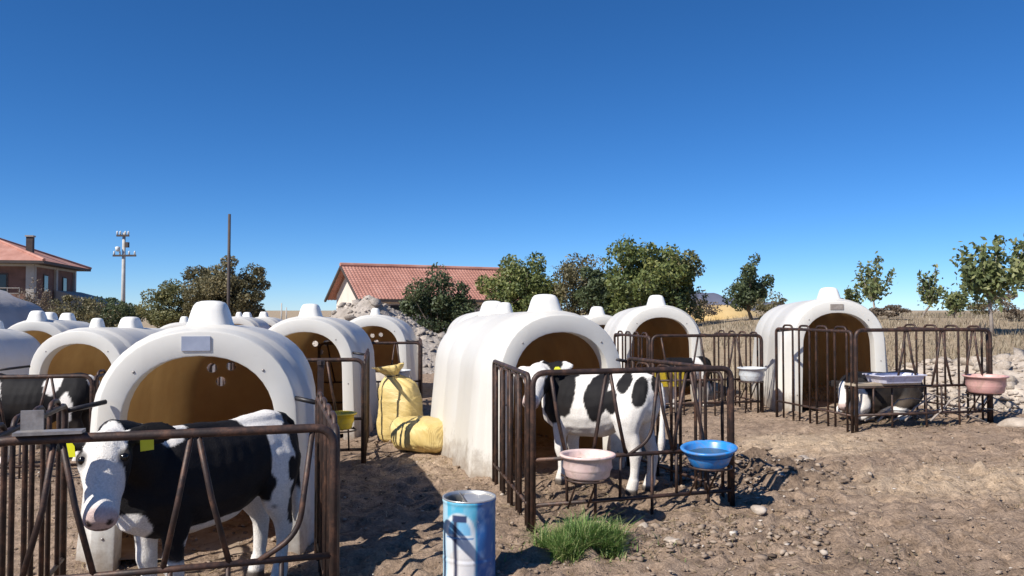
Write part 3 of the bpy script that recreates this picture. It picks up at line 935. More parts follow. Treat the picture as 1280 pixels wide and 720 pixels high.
    HP = np.stack([rel @ np.array(f), rel @ np.array(l), rel @ np.array(u)], -1) / hs
    apply(HP, hpatches)
    col = np.array(white)[None, :] * (1 - blk[:, None]) + np.array(black)[None, :] * blk[:, None]
    # pink-grey muzzle, dark nostrils, dirty knees, dark hooves
    mz = sst(0.275, 0.30, HP[:, 0]) * (np.abs(HP[:, 1]) < .09) * (np.abs(HP[:, 2]) < .12)
    col = col * (1 - mz[:, None] * .8) + np.array((0.50, 0.34, 0.31))[None, :] * mz[:, None] * .8
    for s in (-1, 1):
        d = np.sqrt(((HP[:, 0] - .318) / .022) ** 2 + ((HP[:, 1] - s * .032) / .013) ** 2 + ((HP[:, 2] + .022) / .014) ** 2)
        w = 1 - sst(.7, 1.1, d)
        col = col * (1 - w[:, None]) + np.array((.03, .02, .02))[None, :] * w[:, None]
    for s in (-1, 1):                                   # dark lids round the eyes
        d = np.sqrt(((HP[:, 0] - .105) / .036) ** 2 + ((HP[:, 1] - s * .068) / .028) ** 2 + ((HP[:, 2] - .050) / .026) ** 2)
        w = (1 - sst(.6, 1.15, d)) * .85
        col = col * (1 - w[:, None]) + np.array((.05, .04, .035))[None, :] * w[:, None]
    ms_ = (1 - sst(.10, .16, np.abs(HP[:, 0] - .30))) * (np.abs(HP[:, 2] + .058) < .006) * (np.abs(HP[:, 1]) < .06) * (HP[:, 0] > .2)
    col = col * (1 - .7 * ms_[:, None])
    if pose == 'stand':
        hf = 1 - sst(.035, .055, co[:, 2])
        col = col * (1 - hf[:, None]) + np.array((.06, .05, .045))[None, :] * hf[:, None]
    dirt = np.clip(1.1 * (fbm(co[:, 0] * 4, co[:, 2] * 5, 8, 3) - 0.36), 0, 1) * (1 - sst(.15, .75, co[:, 2])) * 0.8
    col = col * (1 - dirt[:, None]) + np.array((.26, .19, .13))[None, :] * dirt[:, None]
    rgba = np.concatenate([col, np.ones((n, 1))], 1).astype(np.float32)
    a = me.color_attributes.new('coat', 'FLOAT_COLOR', 'POINT'); a.data.foreach_set('color', rgba.ravel())
    me.materials.clear(); me.materials.append(M['coat'])
    o = link(name, me)
    o.location = loc; o.rotation_euler = (0, 0, rz); o.scale = (scale,) * 3
    tag(o, label, 'calf', 'black and white calves in the pens')
    if hair:
        rs = np.random.default_rng(hair)
        okv = np.where(~((HP[:, 0] > .26) & (np.abs(HP[:, 1]) < .09)) & (np.hypot(HP[:, 0] - .105, np.abs(HP[:, 1]) - .066) > .035))[0]
        vi = okv[rs.integers(0, len(okv), hair * 2)]
        P = co[vi]; N = nr_[vi]
        D = np.array([-0.65, 0.0, -0.75])[None] + rs.normal(0, .25, (len(vi), 3))
        D = D - N * (D * N).sum(1)[:, None]; D /= np.linalg.norm(D, axis=1)[:, None] + 1e-6
        D = D * .93 + N * rs.uniform(.05, .25, len(vi))[:, None]
        S_ = np.cross(D, N); S_ /= np.linalg.norm(S_, axis=1)[:, None] + 1e-6
        L_ = rs.uniform(.004, .011, len(vi))[:, None]; P = P + rs.normal(0, .004, P.shape) * (1 - np.abs(N)) - N * .001
        V = np.stack([P - S_ * .0011, P + S_ * .0011, P + D * L_], 1)
        hm = quads_mesh('hair', V, np.zeros(len(vi)), M['coat'], True)
        hc = hm.color_attributes.new('coat', 'FLOAT_COLOR', 'POINT')
        cc_ = np.repeat(rgba[vi] * np.concatenate([rs.uniform(.8, 1.15, (len(vi), 1))] * 3 + [np.ones((len(vi), 1))], 1), 3, 0)
        hc.data.foreach_set('color', cc_.astype(np.float32).ravel())
        link('hair', hm, o)
    for s in (-1, 1):
        e = MB().lathe([(0.002, -.016), (.012, -.011), (.016, 0), (.012, .011), (.002, .016)], 12).build('eye', M['eye'], o, True)
        e.location = Hd(.107, .050) + l * s * .067 * hs; e.scale = (hs * .95,) * 3
    for s in tags:
        d = (l * s * 0.93 - f * 0.26 - u * 0.22).normalized()
        c = Hd(.0, .03) + l * s * .05 * hs + d * .085 * hs
        nrm = (f * .6 + u * .45).normalized()
        side_ = nrm.cross(d).normalized()
        dn = side_ if side_.z < 0 else -side_
        mb2 = MB()
        q = [(-.014, .0), (-.026, .018), (-.026, .062), (.026, .062), (.026, .018), (.014, .0)]
        rg = []
        for k in (0.022, 0.027):
            rg.append([c + d * a_ + dn * b_ + nrm * k for (a_, b_) in q])
        mb2.rings(rg)
        mb2.build('ear_tag', M['tag'], o)
    return o

# near calf: faces left and towards the camera, white face turned to us
cz = g(-1.5, 4.05)
calf('calf', (-1.53, 4.06, cz), R(240), 'big black and white calf in the left foreground, white face and ear tags', head=(0.57, 0.09, 0.845), hdir=(0.58, 0.68, -0.80), hup=(0.5, 0.5, 0.8), hs=1.12, hair=26000,
     scale=1.06, base_black=True, tags=(1, -1), voxel=0.010,
     patches=[((-.31, 0, .62), (.085, .3, .32), 0.0), ((-.27, 0, .86), (.15, .20, .09), 0.0), ((-.10, 0, .37), (.40, .25, .07), 0.0), ((-.36, 0, .18), (.3, .3, .34), 0.0), ((-.355, .2, .60), (.032, .1, .065), 1.0), ((-.40, .16, .40), (.04, .08, .09), 1.0),
              ((.27, 0, .12), (.25, .3, .22), 0.0), ((.26, 0, .87), (.11, .14, .11), 0.0), ((.43, .0, .44), (.08, .2, .10), 0.0)],
     hpatches=[((.19, -.01, .0), (.20, .075, .14), 0.0), ((.02, 0, .06), (.12, .07, .06), 0.0), ((.27, .0, -.03), (.10, .10, .12), 0.0)])
# middle calf: broadside facing left
cz = g(0.7, 6.25)
calf('calf', (0.66, 6.28, cz + 0.02), R(143), 'spotted white calf standing in the middle pen behind the pink bowl', head=(0.40, 0.17, 0.845), hdir=(-0.30, 0.86, -0.52), hup=(0.0, 0.5, 0.85), hs=1.15, hair=9000,
     scale=1.04, tags=(1,), voxel=0.0115,
     patches=[((.24, .02, .70), (.17, .3, .20), 1.0), ((.30, .1, .56), (.10, .2, .10), 1.0), ((-.10, .1, .70), (.10, .3, .20), 1.0), ((-.30, .14, .82), (.06, .12, .09), 1.0), ((-.43, .12, .76), (.055, .12, .13), 1.0), ((-.22, .16, .66), (.05, .1, .10), 1.0), ((-.5, 0, .80), (.04, .06, .10), 1.0)],
     hpatches=[((-.06, .09, -.02), (.09, .09, .12), 1.0), ((-.08, 0, -.10), (.09, .12, .09), 1.0)])
# black calf in the left rear pen
p = pen_world(P_LEFT, (-0.05, -0.95, 0))
calf('calf', (p.x, p.y, g(p.x, p.y)), R(180 + 8), 'mostly black calf in the pen at left rear', head=(0.55, 0.05, 0.80), hdir=(0.7, 0.3, -0.6), hup=(0.5, 0.1, 0.8), scale=1.08, base_black=True, tags=(), voxel=0.016,
     patches=[((.38, 0, .60), (.12, .3, .26), 0.0), ((-.16, .1, .80), (.08, .3, .12), 0.0), ((-.30, .1, .55), (.07, .3, .16), 0.0), ((-.49, 0, .8), (.06, .1, .1), 0.0), ((0, 0, .1), (.6, .3, .16), 0.0)], hpatches=[((.2, 0, 0), (.12, .05, .12), 0.0)])
# calf at the trough, right of the middle
p = pen_world(P_RC, (0.05, -0.62, 0))
calf('calf', (p.x, p.y, g(p.x, p.y)), R(200), 'small black and white calf behind the yellow trough', head=(0.50, 0.0, 0.60), hdir=(0.7, 0.2, -0.7), hup=(0.7, 0.1, 0.7), scale=0.80, tags=(), voxel=0.016, base_black=True,
     patches=[((-.2, 0, .60), (.12, .3, .3), 0.0), ((.25, 0, .3), (.2, .3, .3), 0.0), ((-.4, 0, .2), (.2, .3, .25), 0.0)], hpatches=[((.15, 0, .03), (.2, .04, .12), 0.0)])
# resting calf, far right pen
p = pen_world(P_RIGHT, (0.02, -0.72, 0))
calf('calf', (p.x, p.y, g(p.x, p.y)), R(192), 'calf lying under the tray in the far right pen, white chest', head=(0.50, 0.12, 0.40), hdir=(0.5, 0.5, -0.65), hup=(0.5, 0.2, 0.8), scale=1.05, pose='lie', tags=(), voxel=0.014, base_black=True,
     patches=[((.36, 0, .18), (.16, .3, .22), 0.0), ((-.05, .1, .08), (.18, .3, .08), 0.0), ((-.45, 0, .2), (.08, .2, .1), 0.0)], hpatches=[((.18, 0, 0), (.18, .05, .14), 0.0)])
# pale calf lying beside the sacks
p = pen_world(P_SACK, (0.15, -0.60, 0))
calf('calf', (p.x, p.y, g(p.x, p.y)), R(200), 'dirty white calf lying in the far pen left of the sacks', head=(0.50, 0.10, 0.50), hdir=(0.6, 0.4, -0.55), hup=(0.5, 0.2, 0.8), scale=1.0, pose='lie', tags=(), voxel=0.018, white=(0.55, 0.48, 0.40),
     patches=[((-.2, 0, .4), (.12, .3, .2), 1.0), ((.25, 0, .4), (.08, .3, .2), 1.0)])

# ------------------------------------------------------------------ yellow feed sacks
def sack_mesh(name, h, w, d, tie=True, seed=1):
    rs = np.random.default_rng(seed)
    n = 40; rg = []
    lev = [(0.0, .70), (.03, .90), (.10, 1.0), (.25, 1.04), (.42, 1.0), (.58, .95), (.70, .84), (.78, .60), (.83, .36), (.86, .28), (.90, .40), (.95, .62), (1.0, .70)] if tie else \
          [(0.0, .45), (.03, .78), (.10, .97), (.25, 1.05), (.45, 1.08), (.65, 1.05), (.85, .96), (.95, .74), (1.0, .40)]
    zz_ = np.linspace(0, 1, 56); ss_ = np.interp(zz_, [q[0] for q in lev], [q[1] for q in lev])
    n = 84
    for (zf, s) in zip(zz_, ss_):
        a = 2 * np.pi * np.arange(n) / n
        ca, sa = np.cos(a), np.sin(a)
        e = 2 / 2.8
        wob = 1 + 0.045 * np.sin(3 * a + zf * 5 + seed) + 0.02 * np.sin(5 * a - zf * 13)
        # creases: sharp ridges running round and down from the tie
        cr = np.abs(fbm(6 + 2.2 * ca + zf * 5.0, 9 + 2.2 * sa + zf * 7.0, seed, 3) - 0.44)
        wob = wob - 0.16 * np.maximum(0, 0.10 - cr) * 4 * 0.5
        if tie and zf > .55: wob = wob + 0.10 * min(1, (zf - .55) * 5) * np.abs(np.sin(5.5 * a + zf * 3)) - .05
        lean = 0.06 * math.sin(zf * 3.0) - 0.10 * max(0, zf - .7) if tie else 0
        X_ = w * s * wob * np.sign(ca) * np.abs(ca) ** e + lean
        Y_ = d * s * wob * np.sign(sa) * np.abs(sa) ** e
        rg.append([(float(X_[k]), float(Y_[k]), float(zf * h + (0.025 * math.sin(2 * a[k]) if 0 < zf < 1 else 0))) for k in range(n)])
    return MB().rings(rg), rg
mbs, rg = sack_mesh('sack', 0.84, 0.25, 0.17, True, 3)
sx, sy = -1.24, 8.95
s1 = mbs.build('feed_sack', M['sack'], None, True)
s1.location = (sx, sy, GM(sx, sy) - 0.01); s1.rotation_euler = (R(2), R(-9), R(-20))
tag(s1, 'yellow woven sack standing upright beside the middle hutch, top tied', 'sack', 'yellow feed sacks')
tie = MB().tube([(0.06 * math.sin(.86 * 3) + -.016 + .088 * math.cos(2 * math.pi * k / 14), .064 * math.sin(2 * math.pi * k / 14), .722) for k in range(14)], .007, 6, close=True).build('tie_string', M['rope'], s1, True)
mbs, rg = sack_mesh('sack', 0.64, 0.22, 0.165, False, 8)
sx, sy = -0.97, 8.22
s2 = mbs.build('feed_sack', M['sack'], None, True)
s2.location = (sx - 0.20, sy + 0.12, GM(sx, sy) + 0.18); s2.rotation_euler = (R(90), R(4), R(58))
tag(s2, 'yellow woven sack lying on its side against the middle hutch', 'sack', 'yellow feed sacks')
rp = MB().tube(rpath([(-.06, .155, .22), (-.19, .10, .26), (-.225, 0, .30), (-.19, -.08, .36), (-.05, -.16, .42), (.1, -.16, .5)], .08, 5), 0.008, 6).build('strap', M['rope'], s2, True)

# ------------------------------------------------------------------ printed tin
def tin():
    r, h = 0.138, 0.46
    x, y = -0.225, 4.25
    t = empty('paint_tin', (x, y, GM(x, y) - 0.01), R(-8))
    tag(t, 'scuffed blue and white printed tin in the foreground, lid bent open', 'tin')
    n, m = 96, 70
    mb = MB(); rg = []
    for j in range(m + 1):
        z = h * j / m
        ring = []
        for k in range(n):
            a = 2 * math.pi * k / n
            dent = -0.012 * math.exp(-(((a - 4.1) / .35) ** 2 + ((z - .12) / .08) ** 2)) - 0.008 * math.exp(-(((a - 5.3) / .25) ** 2 + ((z - .33) / .05) ** 2))
            rr = r + dent + 0.004 * (math.exp(-((z - .012) / .008) ** 2) + math.exp(-((z - h + .012) / .008) ** 2)) + 0.0018 * math.sin(z * 140) * (1 if .30 * h < z < .36 * h else 0)
            ring.append((rr * math.cos(a), rr * math.sin(a), z))
        rg.append(ring)
    mb.rings(rg, True, False)
    me = mb.mesh('tin_body', True)
    nv = len(me.vertices)
    co = np.empty(nv * 3); me.vertices.foreach_get('co', co); co = co.reshape(-1, 3)
    a = np.arctan2(co[:, 1], co[:, 0]); z = co[:, 2]
    s = (a + math.pi / 2 + 0.22)                       # 0 faces the camera
    s = (s + math.pi) % (2 * math.pi) - math.pi
    U = s * r
    col = np.tile(np.array((0.09, 0.45, 0.66)), (nv, 1))
    def put(maskv, c):
        w = np.clip(maskv, 0, 1)[:, None]; col[:] = col * (1 - w) + np.array(c)[None, :] * w
    edge = lambda d, sft=0.006: 1 - sst(-sft, sft, d)
    put(edge(-(U - 0.095)) , (0.03, 0.14, 0.40))                                   # darker blue side panel
    put(edge(np.abs(U + 0.12) - 0.045), (0.42, 0.66, 0.80))
    put(0.22 * np.clip((fbm(U * 30, z * 22, 5, 3) - .42) * 4, 0, 1), (0.60, 0.74, 0.82))
    arch = np.where(z > .30, np.hypot(U, (z - .30) * 0.85) - .088, np.abs(U) - .088)
    put(edge(arch), (0.70, 0.76, 0.80))
    arch2 = np.where(z > .30, np.hypot(U, (z - .30) * 0.85) - .066, np.abs(U) - .066)
    put(edge(arch2) * (z > .29), (0.20, 0.48, 0.72))
    put(edge(np.hypot(U - .01, z - .14) - .080), (0.72, 0.70, 0.70))
    put(edge(np.maximum(np.abs(U + .020) - .013, np.abs(z - .17) - .20)), (0.045, 0.05, 0.09))
    put(edge(np.maximum(np.abs(U - .005) - .040, np.abs(z - .375) - .018), .004), (0.04, 0.06, 0.14))
    put(edge(np.maximum(np.abs(U) - .08, np.abs(z - .275) - .004), .003), (0.05, 0.22, 0.5))
    a_ = me.color_attributes.new('print', 'FLOAT_COLOR', 'POINT')
    a_.data.foreach_set('color', np.concatenate([col, np.ones((nv, 1))], 1).astype(np.float32).ravel())
    link('can_body', me, t, M['tin'])
    mb = MB(); mb.lathe([(r + .003, h - .004), (r + .005, h), (r + .002, h + .004), (r - .006, h + .002), (r - .010, h - .012), (r - .012, h - .05)], 64); mb.build('rim', M['tinmetal'], t, True)
    # half the lid still on, half folded up
    mb = MB(); nn = 28; b = [(-0.02, -r + .01, h - .012)]
    pts = [((r - .011) * math.cos(a), (r - .011) * math.sin(a), h - .010) for a in np.linspace(-0.55 * math.pi, 0.62 * math.pi, nn)]
    mb.v = pts + [(p[0], p[1], p[2] - .002) for p in pts]
    mb.f = [tuple(range(nn)), tuple(range(2 * nn - 1, nn - 1, -1))] + [(i, (i + 1) % nn, nn + (i + 1) % nn, nn + i)[::-1] for i in range(nn)]
    mb.build('lid', M['tinmetal'], t)
    mb = MB(); mb.box((-0.030, -0.01, h - .004), (.020, .20, .004), Matrix.Rotation(R(20), 3, 'Z') @ Matrix.Rotation(R(35), 3, 'Y'))
    mb.build('lid_tab', M['galv'], t)
    MB().lathe([(r - .016, .30), (.001, .30)], 40).build('contents', M['clod'], t)
tin()

# ------------------------------------------------------------------ blades, leaves, stones (numpy meshes)
def blades(x, y, z, hgt, wid, lean, rng, seg=2):
    """bent grass blades as chains of quads"""
    n = len(x)
    az = rng.uniform(0, 2 * np.pi, n); la = rng.uniform(0.2, 1.0, n) * lean
    fx, fy = np.cos(az), np.sin(az)
    out = []
    prev = None
    ts = np.linspace(0, 1, seg + 1)
    for t in ts:
        cx = x + fx * la * hgt * t ** 1.8; cy = y + fy * la * hgt * t ** 1.8; cz_ = z + hgt * t * (1 - 0.35 * la * t)
        w = wid * (1 - 0.88 * t ** 1.5) * 0.5
        L = np.stack([cx - fy * w, cy + fx * w, cz_], -1); Rr = np.stack([cx + fy * w, cy - fx * w, cz_], -1)
        if prev is not None: out.append(np.stack([prev[0], prev[1], Rr, L], 1))
        prev = (L, Rr)
    return np.concatenate(out, 0), np.tile(rng.uniform(0, 1, n), seg)

def gzm(x, y): return gz(x, y) + micro(x, y)

# grass tuft in the foreground
rng = np.random.default_rng(4)
xs_, ys_, hs_, ws_ = [], [], [], []
for k in range(34):
    a_ = rng.uniform(0, 2 * np.pi); q_ = math.sqrt(rng.uniform(0, 1))
    cx_, cy_ = 0.39 + 0.215 * q_ * math.cos(a_), 4.67 + 0.17 * q_ * math.sin(a_)
    nn_ = int(rng.uniform(110, 220)); hh_ = rng.uniform(0.15, 0.29) * (1.05 - 0.45 * q_)
    xs_.append(rng.normal(cx_, 0.030, nn_)); ys_.append(rng.normal(cy_, 0.026, nn_)); hs_.append(hh_ * rng.uniform(0.4, 1.15, nn_))
nn_ = 260
xs_.append(rng.normal(0.42, 0.22, nn_)); ys_.append(rng.normal(4.66, 0.15, nn_)); hs_.append(rng.uniform(0.02, 0.08, nn_))
x = np.concatenate(xs_); y = np.concatenate(ys_); hgt = np.concatenate(hs_)
V, tn = blades(x, y, gzm(x, y) - 0.01, hgt, 0.0075, 1.15, rng, 3)
o = link('grass_tuft', quads_mesh('grass_tuft', V, tn, M['grass']))
tag(o, 'bright green grass tuft in front of the middle pen', 'grass tuft')

# pebbles and clods
def ico():
    bm = bmesh.new(); bmesh.ops.create_icosphere(bm, subdivisions=1, radius=1.0)
    v = np.array([p.co[:] for p in bm.verts]); f = np.array([[q.index for q in t.verts] for t in bm.faces]); bm.free()
    return v, f
IV, IF = ico()
def stones(name, x, y, r, m, rng, flat=0.65, tint=None, sink=0.25, z=None):
    n = len(x)
    jit = 1 + rng.uniform(-0.42, 0.42, (n, len(IV), 1))
    P = IV[None] * jit
    sc = np.stack([rng.uniform(.7, 1.4, n), rng.uniform(.7, 1.3, n), rng.uniform(.6, 1.1, n) * flat], -1)
    P = P * sc[:, None, :] * r[:, None, None]
    a = rng.uniform(0, 2 * np.pi, n); ca, sa = np.cos(a), np.sin(a)
    X = P[:, :, 0] * ca[:, None] - P[:, :, 1] * sa[:, None]; Y = P[:, :, 0] * sa[:, None] + P[:, :, 1] * ca[:, None]
    zz = gzm(x, y) + 0.008 if z is None else z
    P = np.stack([X + x[:, None], Y + y[:, None], P[:, :, 2] + (zz + r * flat * sink)[:, None]], -1)
    F = IF[None] + (np.arange(n) * len(IV))[:, None, None]
    me = bpy.data.meshes.new(name)
    co = P.reshape(-1, 3); q = F.reshape(-1, 3)
    me.vertices.add(len(co)); me.vertices.foreach_set('co', co.ravel().astype(np.float32))
    me.loops.add(q.size); me.loops.foreach_set('vertex_index', q.ravel().astype(np.int32))
    me.polygons.add(len(q)); me.polygons.foreach_set('loop_start', np.arange(0, q.size, 3, dtype=np.int32)); me.polygons.foreach_set('loop_total', np.full(len(q), 3, dtype=np.int32))
    me.update()
    t = rng.uniform(0, 1, n) if tint is None else tint
    at = me.attributes.new('tint', 'FLOAT', 'FACE'); at.data.foreach_set('value', np.repeat(t, len(IF)).astype(np.float32))
    me.materials.append(m)
    return me

rng = np.random.default_rng(5)
n1 = 9000
dd = 2.9 + 8.5 * rng.uniform(0, 1, n1) ** 1.6
xx = (rng.uniform(-0.72, 0.72, n1)) * dd
rr = 0.004 + 0.014 * rng.uniform(0, 1, n1) ** 3.0
# rows of clods thrown up in front of the middle pen, and on the churned ridge
n2 = 1100
x2 = rng.normal(1.15, 0.55, n2); y2 = rng.normal(4.85, 0.22, n2); r2 = 0.004 + 0.024 * rng.uniform(0, 1, n2) ** 3.5
n3 = 900
x3 = rng.normal(2.0, 0.4, n3); y3 = rng.normal(6.5, 0.4, n3); r3 = 0.008 + 0.03 * rng.uniform(0, 1, n3) ** 3
X_ = np.concatenate([xx, x2, x3]); Y_ = np.concatenate([dd, y2, y3]); R_ = np.concatenate([rr, r2, r3])
T_ = np.clip(rng.normal(0.5, 0.22, len(X_)), 0, 1)
o = link('pebbles', stones('pebbles', X_, Y_, R_, M['pebble'], rng, tint=T_))
tag(o, 'pebbles and small earth clods scattered over the yard', 'pebbles', kind='stuff')

# single stones one can point at
for (x, y, r_, lab) in ((2.52, 6.98, 0.085, 'pale flat stone lying alone on the earth right of the middle pen'),
                        (0.82, 4.98, 0.065, 'whitish stone beside the grass tuft below the pink bowl'),
                        (0.70, 4.92, 0.042, 'small pale stone next to the grass tuft'),
                        (0.94, 4.72, 0.045, 'small stone in front of the middle pen, right of the tuft'),
                        (1.62, 5.28, 0.05, 'pale stone under the blue bowl by the pen corner'),
                        (5.35, 8.45, 0.22, 'large pale earth lump beside the far right pen corner')):
    me = stones('stone', np.array([0.0]), np.array([0.0]), np.array([r_]), M['stone'], rng, z=np.array([0.0]))
    bm = bmesh.new(); bm.from_mesh(me)
    bmesh.ops.subdivide_edges(bm, edges=bm.edges, cuts=2, use_grid_fill=True, smooth=0.35)
    for v in bm.verts: v.co += v.normal * r_ * 0.06 * (random.random() - .5)
    bm.to_mesh(me); bm.free()
    o = link('stone', me); o.location = (x, y, GM(x, y) + (0 if r_ < .2 else -0.06))
    tag(o, lab, 'stone', 'loose stones on the ground')

# straw and dead weed litter
rng = np.random.default_rng(6)
n = 14000
dd = 2.9 + 9 * rng.uniform(0, 1, n) ** 1.4; xx = rng.uniform(-0.7, 0.72, n) * dd
keep = fbm(xx * 1.1, dd * 1.1, 40, 3) > rng.uniform(0.30, 0.62, n)
xx, dd = xx[keep], dd[keep]
for (cx_, cy_, sx_, sy_, nn_) in ((-0.75, 7.4, .45, .9, 1800), (0.65, 5.9, .5, .45, 1500), (-1.6, 3.9, .5, .5, 900), (4.2, 9.1, .6, .5, 1200), (1.2, 5.0, .6, .25, 1000)):
    xx = np.concatenate([xx, rng.normal(cx_, sx_, nn_)]); dd = np.concatenate([dd, rng.normal(cy_, sy_, nn_)])
n = len(xx)
az = rng.uniform(0, np.pi, n); ln = rng.uniform(0.015, 0.07, n); wd = rng.uniform(0.0015, 0.0035, n)
z0 = gzm(xx, dd) + rng.uniform(0.002, 0.010, n); tl = rng.uniform(-0.25, 0.25, n)
c, s = np.cos(az), np.sin(az)
V = np.stack([np.stack([xx + sx_ * c * ln / 2 - sy_ * s * wd, dd + sx_ * s * ln / 2 + sy_ * c * wd, z0 + sx_ * tl * ln / 2], -1) for (sx_, sy_) in ((-1, -1), (1, -1), (1, 1), (-1, 1))], 1)
o = link('straw_litter', quads_mesh('straw_litter', V, rng.uniform(0, 1, n), M['straw']))
tag(o, 'bits of straw trodden into the bare earth', 'straw', kind='stuff')

# sparse weeds on the right foreground and along the pens
n = 11000
y = 3.6 + 6.5 * rng.uniform(0, 1, n); x = rng.uniform(0.3, 6.5, n)
keep = (fbm(x * .8, y * .8, 60, 4) > 0.50) & (np.abs(y - (6.05 + .1 * (x - 3))) > .45) & (np.hypot(x - .9, y - 6.1) > 1.0)
x, y = x[keep], y[keep]
V, tn = blades(x, y, gzm(x, y), rng.uniform(0.02, 0.065, len(x)), 0.0045, 1.0, rng, 2)
o = link('low_weeds', quads_mesh('low_weeds', V, tn, M['leaf_brown']))
tag(o, 'thin low weeds growing out of the trodden earth', 'weeds', kind='stuff')

# dry grass on the rising ground at right
n = 26000
y = 11.0 + 26 * rng.uniform(0, 1, n) ** 1.3; x = 0.5 + rng.uniform(0, 1, n) * (0.80 * y)
keep = (fbm(x * .35, y * .35, 70, 4) > rng.uniform(0.26, 0.52, n)) & ~((x < 3.6) & (y < 15))
x, y = x[keep], y[keep]
V, tn = blades(x, y, gz(x, y), rng.uniform(0.06, 0.26, len(x)), 0.018, 1.0, rng, 2)
o = link('dry_grass', quads_mesh('dry_grass', V, tn, M['drygrass']))
tag(o, 'dry tan grass covering the rising ground at right', 'dry grass', kind='stuff')

# ------------------------------------------------------------------ rubble heaps
STONE_ME = []
rng = np.random.default_rng(9)
for k in range(7):
    STONE_ME.append(stones('stone', np.array([0.0]), np.array([0.0]), np.array([1.0]), M['stone'], rng, flat=0.7, z=np.array([0.0]), sink=0))
STONE_ME2 = []
for q_ in STONE_ME:
    c_ = q_.copy(); c_.materials.clear(); c_.materials.append(M['rubble']); STONE_ME2.append(c_)
def heap(x, y, rx, ry, h, label, nbig, nsmall, rb, seed, mound=True, m=None):
    m = m or M['stone']
    rs = np.random.default_rng(seed)
    zb = g(x, y)
    t = empty('rubble_heap', (x, y, zb)); tag(t, label, 'rubble heap')
    def hz(px, py):
        d = np.hypot(px / rx, py / ry)
        return h * (1 - sst(0.0, 1.0, d)) * (0.55 + 0.9 * fbm(px * 1.1 + seed, py * 1.1, seed, 4)) - 0.12 * sst(.85, 1.1, d) + (gz(x + px, y + py) - zb)
    if mound:
        nx = 70
        gx, gy = np.meshgrid(np.linspace(-rx * 1.1, rx * 1.1, nx), np.linspace(-ry * 1.1, ry * 1.1, nx))
        Z = hz(gx, gy) + (fbm(gx * 5, gy * 5, seed + 2, 3) - .44) * 0.16
        mb = MB(); mb.v = [tuple(p) for p in np.stack([gx, gy, Z], -1).reshape(-1, 3)]
        mb.f = [(i * nx + j, i * nx + j + 1, (i + 1) * nx + j + 1, (i + 1) * nx + j) for i in range(nx - 1) for j in range(nx - 1)]
        mb.build('mound', m, t, False)
    def pts(n_):
        a = rs.uniform(0, 2 * np.pi, n_); q = np.sqrt(rs.uniform(0, 1, n_)) * 1.0
        return rx * q * np.cos(a), ry * q * np.sin(a)
    px, py = pts(nbig)
    for i in range(nbig):
        s_ = link('stone', (STONE_ME if m is M['stone'] else STONE_ME2)[i % 7], t)
        r_ = rb * rs.uniform(.6, 1.6)
        s_.location = (px[i], py[i], float(hz(px[i], py[i])) + r_ * .25); s_.scale = (r_ * rs.uniform(.7, 1.3), r_, r_ * rs.uniform(.6, 1.2)); s_.rotation_euler = (rs.uniform(-.6, .6), rs.uniform(-.6, .6), rs.uniform(0, 6))
    px, py = pts(nsmall)
    me = stones('small_rubble', px, py, rb * (.15 + .5 * rs.uniform(0, 1, nsmall) ** 2), m, rs, z=hz(px, py))
    o = link('small_rubble', me, t); tag(o, kind='stuff')
    return t
heap(-3.6, 21.0, 3.1, 2.6, 1.9, 'grey rubble heap below the red roofed building', 110, 2200, 0.10, 3, m=M['rubble'])
heap(6.9, 11.8, 2.7, 1.7, 0.50, 'low spread of pale rubble behind the far right pen', 160, 2600, 0.085, 12)
heap(6.35, 10.0, 1.1, 0.75, 0.36, 'pale rubble at the right edge beside the far right pen', 90, 1200, 0.062, 15)
# ochre heap of earth far behind
mb = MB(); rgs = []
for (zf, s) in ((-.2, 1.1), (0, 1), (.5, .78), (.85, .5), (1, .2)):
    rgs.append([(2.0 * s * math.cos(a) * (1 + .1 * math.sin(3 * a)), 1.2 * s * math.sin(a), zf * .55) for a in np.linspace(0, 2 * math.pi, 20, endpoint=False)])
o = mb.rings(rgs).build('earth_heap', M['dryearth'], None, True)
o.location = (8.3, 32.5, g(8.3, 32.5) + 0.02); tag(o, 'ochre earth heap left of the far right hutch, below the hill', 'earth heap')

# twigs in the right pen
rs = random.Random(3)
for i in range(7):
    p = pen_world(P_RIGHT, (0.02 + 0.13 * i - .15, -1.2 - 0.04 * i, 0.0)); z = g(p.x, p.y)
    L = rs.uniform(.6, 1.1); a = rs.uniform(-0.6, 0.5)
    pts = [(p.x - L / 2 * math.cos(a) + L * k / 6 * math.cos(a), p.y + L * (k / 6 - .5) * math.sin(a) + rs.uniform(-.03, .03), z + 0.03 + (0.26 if i % 2 else .12) * math.sin(math.pi * k / 6) + rs.uniform(0, .03)) for k in range(7)]
    o = MB().tube(pts, .011, 6, .004).build('dead_branch', M['limebark'], None, True)
    tag(o, 'bare dead branch lying in the far right pen, one of a tangle', 'branch', 'dead branches in the far right pen')

